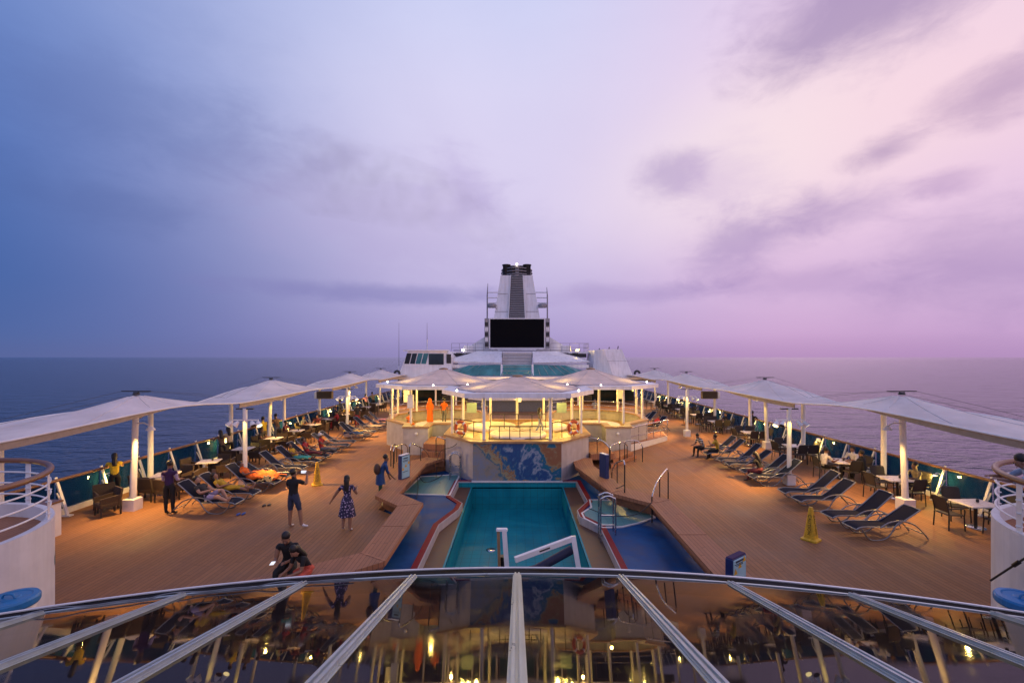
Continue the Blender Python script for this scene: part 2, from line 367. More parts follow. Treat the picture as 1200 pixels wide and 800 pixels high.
# ------------------------------------------------------------------ people
def rot(v, rx=0, rz=0):
    return Matrix.Rotation(rz, 3, 'Z') @ Matrix.Rotation(rx, 3, 'X') @ V(v)
HANG = ((.10, .02, -1), (.04, .16, -1))
UP = ((0, .02, -1), (0, -.03, -1))
def person(label, loc, rz, h=1.7, lean=0, hp=0, hy=0, aL=HANG, aR=HANG, lL=UP, lR=UP, zp=None, shirt='black_cloth', bottom='charcoal', shoe='dark', skin='skin_a',
           sleeve=.5, leg=2, hair='short', skirt=None, hair_col='hair', detail=False, group=None, fem=False, fL=None, fR=None, loose=1.0, torso=None):
    s = h/1.7; A = lambda d: math.radians(d)
    R = lambda v: rot(v, -A(lean))
    P = {}; rad = {}; E = []
    def put(k, p, r, par=None):
        P[k] = V(p); rad[k] = r if isinstance(r, tuple) else (r, r)
        if par: E.append((par, k))
    sw = .165 if fem else .185; hw = .095
    put('pel', (0, 0, 0), (.135*loose, .105*loose))
    put('waist', R((0, 0, .13)), ((.112 if fem else .128)*loose, .095*loose), 'pel')
    put('chest', R((0, .01, .31)), (.135*loose, .108*loose), 'waist')
    put('nb', R((0, 0, .475)), (.082, .075), 'chest')
    hd = lambda v: rot(v, -A(lean*.55+hp), A(hy))
    put('neck', P['nb'] + hd((0, .005, .05)), .054, 'nb')
    put('jaw', P['neck'] + hd((0, .022, .070)), (.066, .078), 'neck')
    put('skull', P['jaw'] + hd((0, -.012, .085)), (.080, .094), 'jaw')
    put('crown', P['skull'] + hd((0, -.005, .065)), (.052, .06), 'skull')
    put('nose', P['jaw'] + hd((0, .098, .035)), .014, 'jaw')
    for sd, arm, lg, ft in ((-1, aL, lL, fL), (1, aR, lR, fR)):
        n = 'L' if sd < 0 else 'R'
        put('sh'+n, R((sd*sw, 0, .44)), .06*loose, 'chest')
        u, f = [V((d[0]*sd, d[1], d[2])).normalized() for d in arm]
        put('ua'+n, P['sh'+n] + u*.15, .050*loose, 'sh'+n)
        put('el'+n, P['sh'+n] + u*.285, .040, 'ua'+n)
        put('fa'+n, P['el'+n] + f*.10, .038, 'el'+n)
        put('wr'+n, P['el'+n] + f*.245, .026, 'fa'+n)
        put('pa'+n, P['wr'+n] + f*.075, (.036, .022), 'wr'+n)
        if not detail: put('ti'+n, P['wr'+n] + f*.165 + V((0, .02, -.01)), .018, 'pa'+n)
        put('hi'+n, (sd*hw, 0, -.045), .098*loose, 'pel')
        th, sh = [V((d[0]*sd, d[1], d[2])).normalized() for d in lg]
        put('tm'+n, P['hi'+n] + th*.21, .078*(loose if leg > .5 else 1), 'hi'+n)
        put('kn'+n, P['hi'+n] + th*.42, .056, 'tm'+n)
        put('ca'+n, P['kn'+n] + sh*.14, .054, 'kn'+n)
        put('an'+n, P['kn'+n] + sh*.405, .036, 'ca'+n)
        fd = V(ft) if ft else V((sd*.12, 1, 0)); fd = fd.normalized()
        dn = V((0, -fd.z, 1)).normalized() if abs(fd.z) > .2 else V((0, 0, 1))
        put('he'+n, P['an'+n] - dn*.045 - fd*.03, .036, 'an'+n)
        put('ba'+n, P['an'+n] - dn*.055 + fd*.11, (.042, .030), 'an'+n)
        put('to'+n, P['an'+n] - dn*.060 + fd*.185, (.030, .022), 'ba'+n)
    keys = list(P); roots = ['pel']; chains = []
    if detail:
        for sd, arm in ((-1, aL), (1, aR)):
            n = 'L' if sd < 0 else 'R'; f = V((arm[1][0]*sd, arm[1][1], arm[1][2])).normalized()
            side = f.cross(V((0, 0, 1))); side = (side if side.length > .2 else V((1, 0, 0))).normalized(); curl = f.cross(side).normalized()
            if curl.y < 0 and abs(curl.y) > .3: curl = -curl
            for i, ln in enumerate((.062, .074, .068, .052)):
                b0 = P['pa'+n] + side*(-.027 + .018*i)
                a, b_, c = 'q%s%da' % (n, i), 'q%s%db' % (n, i), 'q%s%dc' % (n, i)
                put(a, b0, .0095); put(b_, b0 + f*(ln*.62), .0088, a); put(c, b0 + f*(ln*1.05) + curl*ln*.35, .0075, b_); roots.append(a)
            a, b_, c = 'tha'+n, 'thb'+n, 'thc'+n
            put(a, P['pa'+n] - f*.035 + side*(-.028*sd), .011); put(b_, P[a] + f*.03 - side*(.025*sd), .0105, a); put(c, P[b_] + f*.032, .009, b_); roots.append(a)
        keys = list(P)
    lo = min(P[k].z - .022 for k in ('heL', 'baL', 'toL', 'heR', 'baR', 'toR'))
    base = V((0, 0, (zp - 0)/s)) if zp is not None else V((0, 0, -lo))
    for k in P: P[k] = (P[k] + base)*s
    idx = {k: i for i, k in enumerate(keys)}
    me = bpy.data.meshes.new('person'); me.from_pydata([tuple(P[k]) for k in keys], [(idx[a], idx[b]) for a, b in E], [])
    o = bpy.data.objects.new('person', me); COL.objects.link(o)
    md = o.modifiers.new('Skin', 'SKIN'); md.use_smooth_shade = True; md.branch_smoothing = .6
    for k in keys:
        sv = me.skin_vertices[0].data[idx[k]]; q = 1.0 if k[0] == 'q' or k[:2] == 'th' else 1.14
        sv.radius = (rad[k][0]*s*q, rad[k][1]*s*q); sv.use_root = k in roots
    sb = o.modifiers.new('Sub', 'SUBSURF'); sb.levels = sb.render_levels = 2 if detail else 1
    dg = bpy.context.evaluated_depsgraph_get()
    nm = bpy.data.meshes.new_from_object(o.evaluated_get(dg)); o.modifiers.clear(); o.data = nm; bpy.data.meshes.remove(me)
    mats = [skin, shirt, bottom, shoe, torso or shirt]
    nm.materials.clear()
    for q in mats: nm.materials.append(M[q])
    def ends(a, b): return P[a], P[b], max(rad[a][0], rad[b][0])*s
    bones = []
    for a, b in E:
        if a[0] == 'q' or a[:2] == 'th': w = 'skin'
        elif b in ('neck', 'jaw', 'skull', 'crown', 'nose'): w = 'skin'
        elif b in ('waist', 'chest', 'nb') or b[:2] == 'sh': w = 'shirt'
        elif b[:2] in ('ua', 'el'): w = 'sleeve'
        elif b[:2] in ('fa', 'wr'): w = 'fore'
        elif b[:2] in ('pa', 'ti'): w = 'skin'
        elif b[:2] == 'hi': w = 'bottom'
        elif b[:2] in ('tm', 'kn'): w = 'thigh'
        elif b[:2] in ('ca', 'an'): w = 'shin'
        else: w = 'shoe'
        bones.append((a, b, w, *ends(a, b)))
    for pl in nm.polygons:
        c = pl.center; best = (9, None, 0)
        for a, b, w, p, q, r in bones:
            d = q-p; u = max(0, min(1, (c-p).dot(d)/max(d.length_squared, 1e-9))); ds = ((p+d*u)-c).length - r*.55
            if ds < best[0]: best = (ds, w, u, b)
        w, u, b = best[1], best[2], best[3]; i = 0
        if w == 'shirt': i = 4
        elif w == 'bottom': i = 2
        elif w == 'sleeve': i = 1 if (u*.5 + (.5 if b[:2] == 'el' else 0)) < sleeve else 0
        elif w == 'fore': i = 1 if 1 + u*.3 + (.3 if b[:2] == 'wr' else 0) < sleeve else 0
        elif w == 'thigh': i = 2 if (u*.5 + (.5 if b[:2] == 'kn' else 0)) < leg else 0
        elif w == 'shin': i = 2 if 1 + u*.35 + (.6 if b[:2] == 'an' else 0) < leg else 0
        elif w == 'shoe': i = 3
        pl.material_index = i; pl.use_smooth = True
    cv = {i: 0 for i in range(len(nm.vertices))}
    for pl in nm.polygons:
        if pl.material_index in (1, 2, 4):
            for i in pl.vertices: cv[i] += 1
    nn = [v.normal.copy() for v in nm.vertices]
    for v in nm.vertices:
        if cv[v.index] >= 3:
            q = V((v.co.x*11, v.co.y*11, v.co.z*7 + v.co.x*5)) + V(loc)
            v.co += nn[v.index]*(noise.noise(q)*.016 + noise.noise(q*2.3)*.007)*s
    o.location = loc; o.rotation_euler = (0, 0, rz); tag(o, label, 'person', group)
    o.name = 'person'
    hm = MB(); c0 = P['skull']
    if hair in ('short', 'long', 'bun', 'bald_rim'):
        cc = c0 + hd((0, -.034, .034))*s
        hm.ball(cc, .099*s, 12, (.93, 1.02, 1.0))
        if hair == 'long':
            tail = [cc + hd((0, -.05, 0))*s] + [P['nb'] + R((0, -.075 - .012*i, .03 - .10*i))*s for i in range(1, 3)]
            hm.tube(smooth(tail, 4), [(.088 - .0035*i + .007*math.sin(2.1*i) - (.03 if i == 0 or i == len(smooth(tail, 4))-1 else 0))*s for i in range(len(smooth(tail, 4)))], 10)
        if hair == 'bun': hm.ball(cc + hd((0, -.10, .03))*s, .045*s, 8)
        hm.build('hair', hair_col, o, world=False)
    elif hair == 'cap':
        hm.ball(c0 + hd((0, -.01, .03))*s, .105*s, 12, (.95, 1.05, .9)); hm.box(c0 + hd((0, .12, .04))*s, (.13*s, .1*s, .015*s)); hm.build('cap', hair_col, o, world=False)
    elif hair == 'hood':
        hm.ball(c0 + hd((0, -.02, .0))*s, .125*s, 12, (1, 1.05, 1.15)); hm.tube([c0 + hd((0, -.03, -.05))*s, P['nb'] + V((0, -.01, -.05))*s], [.12*s, .17*s], 12); hm.build('headscarf', hair_col, o, world=False)
    if skirt:
        sm_, ln, fl = skirt
        z0 = P['waist']; up = R((0, 0, 1)); k = MB(); prof = []
        n = 20; vs = []; fs = []
        legd = ((P['knL']+P['knR'])/2 - P['pel']).normalized()
        for i in range(7):
            u = i/6; cpt = z0.lerp(P['pel'], min(1, u*2.2)) + (legd*max(0, (u-.4545))*ln*1.83*s); rr = (.118 + (.16*(min(1, u*2)) - .116*min(1, u*2)) + fl*u*u)*s
            for j in range(n):
                a = 2*PI*j/n; w = 1 + .07*u*math.sin(6*a+1)
                vs.append(cpt + V((math.cos(a)*rr*w, math.sin(a)*rr*w*.85, .012*s*u*math.sin(4*a))))
        for i in range(6):
            for j in range(n): fs.append((i*n+j, (i+1)*n+j, (i+1)*n+(j+1) % n, i*n+(j+1) % n))
        k._add(vs, fs, True); k.build('skirt', sm_, o, world=False)
    if detail and hair != 'hood':
        for sd in (-1, 1):
            MB().ball(P['jaw'] + hd((sd*.03, .088, .062))*s, .011*s, 8).build('eye', 'dark', o, world=False)
            MB().ball(P['jaw'] + hd((sd*.083, -.005, .045))*s, .024*s, 8, (.45, .8, 1.2)).build('ear', skin, o, world=False)
        MB().ball(P['jaw'] + hd((0, .09, -.018))*s, .02*s, 8, (1.1, .4, .35)).build('mouth', 'maroon', o, world=False)
    o['_j'] = 0; del o['_j']
    W = Matrix.Translation(V(loc)) @ Matrix.Rotation(rz, 4, 'Z')
    return o, {k: W @ P[k] for k in P}
SITL = ((.12, 1, -.02), (.02, .08, -1)); LEAN_ARM = ((.25, .75, -.6), (-.35, 1, .05))
LAP = ((.12, .35, -.95), (-.35, 1, -.15))
def stand(label, loc, rz, **k): return person(label, loc, rz, **k)
def sit(label, loc, rz, zp=.56, **k):
    k.setdefault('lL', SITL); k.setdefault('lR', SITL); k.setdefault('aL', LAP); k.setdefault('aR', LAP); k.setdefault('lean', 8)
    return person(label, loc, rz, zp=zp, **k)
def recline(label, loc, rz, **k):
    """on a lounger: loc is the seat's hinge; faces the foot end"""
    k.setdefault('lL', ((.10, 1, .06), (0, 1, -.10))); k.setdefault('lR', ((.10, 1, .16), (0, 1, -.22))); k.setdefault('lean', -50)
    k.setdefault('aL', ((.25, .55, -.55), (-.3, 1, -.1))); k.setdefault('aR', ((.25, .6, -.5), (-.5, .8, .2)))
    k.setdefault('fL', (-.2, .35, 1)); k.setdefault('fR', (.2, .35, 1))
    return person(label, loc, rz, zp=.53, **k)
def rail_lean(label, loc, rz, **k):
    k.setdefault('lean', 22); k.setdefault('aL', LEAN_ARM); k.setdefault('aR', LEAN_ARM)
    return person(label, loc, rz, **k)
# ------------------------------------------------------------------ setting: sea, decks, pool pit
kind(MB().face((-30000, -3000, -22), (30000, -3000, -22), (30000, 42000, -22), (-30000, 42000, -22)).build('sea', 'sea_water'))
ZB = -.25
PIT = [(-3.62, 8.9), (5.02, 8.9), (5.02, 15.3), (3.98, 16.3), (3.98, 21.2), (3.45, 21.8), (3.45, 25.4), (1.6, 27.1), (-1.6, 27.1), (-3.45, 25.4), (-3.45, 21.8), (-4.72, 20.9), (-4.72, 15.5), (-3.62, 14.6)]
POOL = [(-2.57, 9.6), (2.67, 9.6), (2.66, 14.6), (2.15, 15.45), (2.15, 16.1), (2.66, 17.1), (2.61, 19.85), (-2.57, 19.85), (-2.59, 17.7), (-2.06, 16.9), (-2.1, 16.2), (-2.55, 14.75)]
deck = MB(); outer = [(-15.35, -6), (15.75, -6), (15.75, 62), (-15.35, 62)]
deck.prism(outer, -.18, 0, [PIT]); kind(deck.build('deck', 'deck_teak'))
hull = MB(); hull.prism([(-15.3, -30), (15.7, -30), (15.7, 90), (-15.3, 90)], -24, -2.2); hull.build('ship_hull', 'white_wall'); kind(bpy.data.objects['ship_hull'])
kind(MB().prism(PIT, ZB-.1, ZB, [POOL]).build('pool_deck', 'blue_deck'))
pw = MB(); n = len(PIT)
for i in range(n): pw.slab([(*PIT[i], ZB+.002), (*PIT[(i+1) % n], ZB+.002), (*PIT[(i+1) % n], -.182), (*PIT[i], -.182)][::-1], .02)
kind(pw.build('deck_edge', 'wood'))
# pool: red lipped coping, grating ledge, basin
pool = empty('swimming_pool', (0, 14.5, ZB), 'drained teal swimming pool with red lip sunk in the blue pool surround', 'pool')
def inset(poly, d):
    out = []; k = len(poly)
    for i in range(k):
        p, a, b = V(poly[i]), V(poly[i-1]), V(poly[(i+1) % k])
        e1 = (p-a).normalized(); e2 = (b-p).normalized(); n1 = V((-e1.y, e1.x)); n2 = V((-e2.y, e2.x)); m = (n1+n2).normalized()
        out.append(tuple(p + m*d/max(.3, m.dot(n1))))
    return out
lip_o = inset(POOL, -.17)
MB().prism(lip_o, ZB+.004, ZB+.035, [POOL]).build('lip', 'red_edge', pool)
w = MB(); k = len(POOL); P2 = inset(POOL, .03)
w.prism(POOL, -.50, ZB+.028, [P2]); w.build('coping_wall', 'grey_wall', pool)
BAS = [(-1.95, 9.7), (1.95, 9.7), (1.95, 19.80), (-1.95, 19.80)]
MB().prism(P2, -.52, -.47, [BAS]).build('ledge', 'ledge_wood', pool)
b = MB(); n = 4
for i in range(n): b.slab([(*BAS[i], -1.42), (*BAS[(i+1) % n], -1.42), (*BAS[(i+1) % n], -.465), (*BAS[i], -.465)][::-1], .06)
b.sheet(BAS, -1.42); b.box((0, 19.79, -.365), (5.1, .04, .19)); b.build('basin', 'basin_teal', pool)
for x, y in ((-.9, 15.6), (.7, 13.2)): MB().lathe([(.16, -1.418), (.16, -1.40), (.02, -1.395)], (x, y, 0), 16).build('drain', 'steel', pool)
# shallow splash pools
sp = empty('splash_pool', (-3.3, 18, ZB), 'shallow pale teal splash pool by the yellow-lit steps with white edging', 'splash pool')
L1 = [tuple(G(*p, ZB)[:2]) for p in ((473, 578.5), (526, 580.5), (538, 556.5), (494, 559))]
MB().prism(L1, ZB+.003, ZB+.02, ).build('floor_tiles', 'shallow_teal', sp)
MB().prism(inset(L1, -.07), ZB+.004, ZB+.04, [inset(L1, .0)]).build('edging', 'white_wall', sp)
sp = empty('splash_pool', (4, 15.5, ZB), 'fan shaped pale teal splash pool beside the tall chrome ladder', 'splash pool')
L2 = [tuple(G(*p, ZB)[:2]) for p in ((707, 618.5), (728, 617.5), (748, 613), (766, 606.5), (752, 596), (720, 587), (692, 586.5), (694, 595), (683, 602), (686, 608))]
MB().prism(L2, ZB+.003, ZB+.02).build('floor_tiles', 'shallow_teal', sp)
MB().prism(inset(L2, -.06), ZB+.004, ZB+.04, [inset(L2, 0)]).build('edging', 'white_wall', sp)
L3 = [tuple(G(*p, ZB)[:2]) for p in ((664, 550), (683, 551), (692, 556.5), (674, 557))]
sp = empty('splash_pool', (2.9, 20.6, ZB), 'smallest pale teal splash pool, tucked beside the mural wall', 'splash pool')
MB().prism(L3, ZB+.003, ZB+.02).build('floor_tiles', 'shallow_teal', sp)
MB().prism(inset(L3, -.05), ZB+.004, ZB+.04, [inset(L3, 0)]).build('edging', 'white_wall', sp)
# raised timber borders either side of the pool
def border(poly, label, x, y, strips):
    e = empty('timber_border', (x, y, 0), label, 'border bench')
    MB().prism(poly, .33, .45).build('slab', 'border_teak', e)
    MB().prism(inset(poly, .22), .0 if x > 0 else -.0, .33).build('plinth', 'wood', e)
    for a, b_ in strips: MB().beam((*a, .452), (*b_, .452), .06, .012).build('joint_strip', 'border_teak_cross', e)
    return e
LB = [(-5.9, 8.9), (-4.6, 8.9), (-3.07, 10.6), (-3.05, 14.8), (-4.12, 15.9), (-4.05, 20.3), (-3.5, 21.35), (-4.1, 21.35), (-4.98, 20.7), (-4.87, 15.6), (-3.82, 14.5), (-3.80, 11.05)]
LB = [(-6.3, 9.35), (-4.9, 9.0), (-3.07, 10.6), (-3.05, 14.8), (-4.12, 15.9), (-4.05, 20.2), (-3.5, 21.3), (-4.3, 21.6), (-4.98, 20.6), (-4.87, 15.6), (-3.82, 14.55), (-3.80, 11.05)]
border(LB, 'raised zigzag timber border bench between the open deck and the pool, beside the walking woman', -4, 12, [((-3.8, 11.06), (-3.08, 10.62)), ((-3.82, 14.54), (-3.06, 14.8)), ((-3.8, 12.8), (-3.06, 12.8))])
RB = [(4.30, 9.0), (5.08, 9.0), (5.06, 15.15), (3.95, 16.5), (3.35, 19.9), (3.5, 21.4), (2.6, 21.4), (2.52, 19.8), (3.30, 15.9), (4.33, 14.8)]
border(RB, 'raised timber border strip on the pink-sea edge of the pool', 4.5, 12, [((4.31, 12.2), (5.07, 12.2)), ((4.33, 14.8), (5.06, 15.15)), ((3.3, 15.9), (3.95, 16.5))])
lbx = empty('step_light', (-4.35, 15.0, .12), 'oblong recessed step light glowing under the end of the timber bench', 'step light')
# glass dome roof in front
DC, DR, DZ, DS = V((0, -10.5, 0)), 17.5, 1.95, .325
def dome(r, a, dz=0): return V((DC.x + r*math.sin(a), DC.y + r*math.cos(a), DZ + (DR-r)*DS*(1 if r < 17.15 else 0) + dz))
NA = 16; DA = math.radians(4.9)
dm = empty('glass_dome', (0, -8, 0), 'low conical glass dome of dark panes between pale ribs in front of the pool', 'glass roof')
def ringband(m, r0, r1, z0, z1, a0=-1.62, a1=1.62, n=120):
    vs = []; fs = []
    for i in range(n+1):
        a = a0 + (a1-a0)*i/n
        for r, z in ((r0, z0), (r1, z0), (r1, z1), (r0, z1)): vs.append((DC.x + r*math.sin(a), DC.y + r*math.cos(a), z))
    for i in range(n):
        for j in range(4): fs.append((i*4+j, i*4+(j+1) % 4, i*4+4+(j+1) % 4, i*4+4+j))
    m._add(vs, [f[::-1] for f in fs]); return m
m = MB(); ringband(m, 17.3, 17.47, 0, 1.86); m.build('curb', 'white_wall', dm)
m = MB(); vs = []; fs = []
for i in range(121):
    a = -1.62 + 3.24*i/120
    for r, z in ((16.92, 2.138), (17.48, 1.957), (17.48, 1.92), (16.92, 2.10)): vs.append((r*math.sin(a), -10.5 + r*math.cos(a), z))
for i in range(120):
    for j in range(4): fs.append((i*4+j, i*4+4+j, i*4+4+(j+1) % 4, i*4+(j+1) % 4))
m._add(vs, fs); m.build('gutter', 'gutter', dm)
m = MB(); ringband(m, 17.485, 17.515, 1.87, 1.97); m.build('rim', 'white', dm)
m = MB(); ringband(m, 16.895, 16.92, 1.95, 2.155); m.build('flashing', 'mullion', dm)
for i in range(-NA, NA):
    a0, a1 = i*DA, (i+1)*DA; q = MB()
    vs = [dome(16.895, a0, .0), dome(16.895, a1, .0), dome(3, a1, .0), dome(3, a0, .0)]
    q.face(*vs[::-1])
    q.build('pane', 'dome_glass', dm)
for i in range(-NA, NA+1):
    a = i*DA; q = MB(); p0, p1 = dome(16.88, a), dome(3, a); side = V((math.cos(a), -math.sin(a), 0))
    p0.z = dome(16.88, a).z
    q.beam(p0, p1, .085, .028); u = V((0, 0, .02))
    q.beam(p0 + side*.024 + u, p1 + side*.024 + u, .022, .03); q.beam(p0 - side*.024 + u, p1 - side*.024 + u, .022, .03)
    q.beam(p0 + side*.05 - u*.5, p1 + side*.05 - u*.5, .016, .02); q.beam(p0 - side*.05 - u*.5, p1 - side*.05 - u*.5, .016, .02)
    q.build('rib', 'mullion', dm)
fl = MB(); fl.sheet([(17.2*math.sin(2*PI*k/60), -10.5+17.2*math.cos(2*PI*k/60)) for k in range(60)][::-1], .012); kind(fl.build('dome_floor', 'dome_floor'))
cab = MB(); pts = [dome(16.8, -.35 + .0104*i, .02 + .035*abs(math.sin(i*.9))*(1 if i % 7 < 4 else .3)) for i in range(22)]; cab.tube(smooth(pts, 3), .008, 6)
tag(cab.build('cable', 'alu'), 'thin grey cable lying loose along the dome gutter', 'cable')
# rounded lookout platforms at both edges of the picture
def platform(s, label):
    cx, cy, r = (-10.72 if s < 0 else 10.95), 7.4, 2.25
    e = empty('lookout_platform', (cx, cy, 0), label, 'lookout platform')
    a0, a1, n = (-20, 200, 44) if True else (0, 0, 0)
    def arc(rr, z, aa=a0, ab=a1, k=n): return [V((cx + rr*math.cos(math.radians(aa + (ab-aa)*i/k))*1, cy + rr*math.sin(math.radians(aa + (ab-aa)*i/k)), z)) for i in range(k+1)]
    m = MB(); poly = [(p.x, p.y) for p in arc(r, 0)] + [(cx - r, cy-5), (cx + r, cy-5)]
    m.prism(poly, 0, 2.12, [inset(poly, .12)]); m.build('bulwark', 'white_wall', e)
    MB().prism(inset(poly, .121), 1.78, 1.86).build('floor', 'border_teak', e)
    m = MB()
    for i in range(5):
        pass
    hr = [V((cx + r*1, cy-4.5, 3.02))] + arc(r-.06, 3.02) + [V((cx - r, cy-4.5, 3.02))]
    MB().tube(hr, .055, 8).build('handrail', 'wood', e)
    for z in (2.32, 2.55, 2.78):
        MB().tube([V((cx + r - .06, cy-4.5, z))] + arc(r-.06, z) + [V((cx - r + .06, cy-4.5, z))], .018, 6).build('rail', 'white', e)
    for k, a in enumerate((-8, 35, 78, 121, 164, 207)):
        aa = math.radians(a); c, sn = math.cos(aa), math.sin(aa); m = MB(); px, py = cx + (r-.05)*c, cy + (r-.05)*sn
        m.box((px, py, 2.53), (.012, .13, .86), aa)
        for z in (2.22, 2.45, 2.68): m.lathe([(.05, z-.006), (.05, z+.006)], (px, py, 0), 10)
        m.box((px, py, 2.1), (.1, .16, .05), aa); m.build('stanchion', 'white', e)
    m = MB()
    for i in range(6): m.lathe([(r+.004, 1.18), (r+.006, 1.34)], (cx, cy, 0), 80) if i == 0 else None
    m = MB(); pa = arc(r+.004, 1.15, 40 if s < 0 else 150, 62 if s < 0 else 168, 8); pb = arc(r+.004, 1.33, 40 if s < 0 else 150, 62 if s < 0 else 168, 8)
    for i in range(8): m.face(pa[i+1], pa[i], pb[i], pb[i+1])
    if s < 0: m.build('stripe', 'teal_paint', e)
    return e
platform(-1, 'white rounded lookout platform with wooden handrail over the dark blue sea')
platform(1, 'white rounded lookout platform with wooden handrail where the person in pale blue leans')
for s, lb in ((-1, 'blue lidded white drum below the platform over the dark blue sea'), (1, 'blue lidded white drum below the platform where a person leans')):
    e = empty('drum', (s*7.9, 7.1, 0), lb, 'drum', 'lidded drums')
    MB().lathe([(.26, 0), (.29, .03), (.29, 1.32), (.27, 1.34)], (s*7.9, 7.1, 0), 28).build('body', 'white_wall', e)
    m = MB().lathe([(.32, 1.32), (.335, 1.35), (.335, 1.42), (.315, 1.45), (.25, 1.455), (.23, 1.442), (.12, 1.442), (.10, 1.458), (.02, 1.46)], (s*7.9, 7.1, 0), 32, False)
    m.build('lid', 'blue_lid', e)
    MB().tube(smooth([(s*7.9-.1, 7.07, 1.455), (s*7.9-.06, 7.07, 1.51), (s*7.9+.06, 7.07, 1.51), (s*7.9+.1, 7.07, 1.455)], 4), .016, 6).build('handle', 'blue_lid', e)
m = empty('deck_pole', (8.58, 8.25, 1.1), 'long dark pole with grips slung slanting on the white platform wall', 'pole')
MB().tube([(8.58, 8.25, 1.15), (8.52, 7.1, 2.45)], .018, 6).build('shaft', 'dark', m)
for u in (.35, .62): q = V((8.58, 8.25, 1.15)).lerp(V((8.52, 7.1, 2.45)), u); d = (V((8.52, 7.1, 2.45))-V((8.58, 8.25, 1.15))).normalized(); MB().tube([q, q+d*.14], .034, 8).build('grip', 'black', m)
e = empty('storage_box', (-13.6, 13.1, 0), 'white deck locker with brown top beside the rounded platform', 'locker')
MB().bbox((-13.6, 13.1, .48), (.5, .5, .96), .02).build('body', 'white_wall', e); MB().bbox((-13.6, 13.1, .99), (.56, .56, .05), .01).build('lid', 'wood', e)
# ------------------------------------------------------------------ rails along the ship's sides
def side_rail(s, X, label):
    e = empty('deck_rail', (s*X, 10, 0), label, 'railing')
    y0, y1, step = 8.4, 60, 1.62; n = int((y1-y0)/step)
    out = .0
    MB().beam((s*X, y0, .08), (s*X, y1, .08), .16, .16).build('kerb', 'white_wall', e)
    MB().tube([(s*(X-.0), y0, 1.16), (s*X, y1, 1.16)], .055, 8).build('handrail', 'wood', e)
    for i in range(n):
        ya, yb = y0 + i*step, y0 + (i+1)*step
        MB().box((s*(X+.06), (ya+yb)/2, .63), (.014, step-.05, .94)).build('glass_panel', 'rail_glass', e)
    for i in range(n+1):
        ya = y0 + i*step; m = MB()
        m.beam((s*(X-.36), ya, .03), (s*(X+.04), ya, 1.26), .04, .085, (0, 1, 0)); m.box((s*(X-.34), ya, .02), (.28, .16, .04))
        m.beam((s*(X-.30), ya, .15), (s*(X), ya, .75), .02, .05, (0, 1, 0))
        st = m.build('stanchion', 'white', e)
        if i % 4 == 1 and i < 27:
            q = MB(); q.tube(smooth([(s*(X-.14), ya, .95), (s*(X-.3), ya-.02, 1.0), (s*(X-.36), ya-.02, .95)], 3), .018, 6)
            q.lathe([(.035, .955), (.085, .935), (.085, .925)], (s*(X-.36), ya-.02, 0), 12); q.build('lamp_arm', 'white', st)
            MB().lathe([(.078, .926), (.06, .90), (.02, .89)], (s*(X-.36), ya-.02, 0), 12).build('lamp', 'lamp_glass', st)
        if i % 8 == 1: MB().bbox((s*(X-.16), ya+.2, .95), (.14, .18, .24), .02).build('junction_box', 'white', st)
    return e
side_rail(-1, 15.05, 'glass windscreen with wooden handrail and white stanchions over the dark blue sea')
side_rail(1, 15.5, 'glass windscreen with wooden handrail and white stanchions over the pink sea')
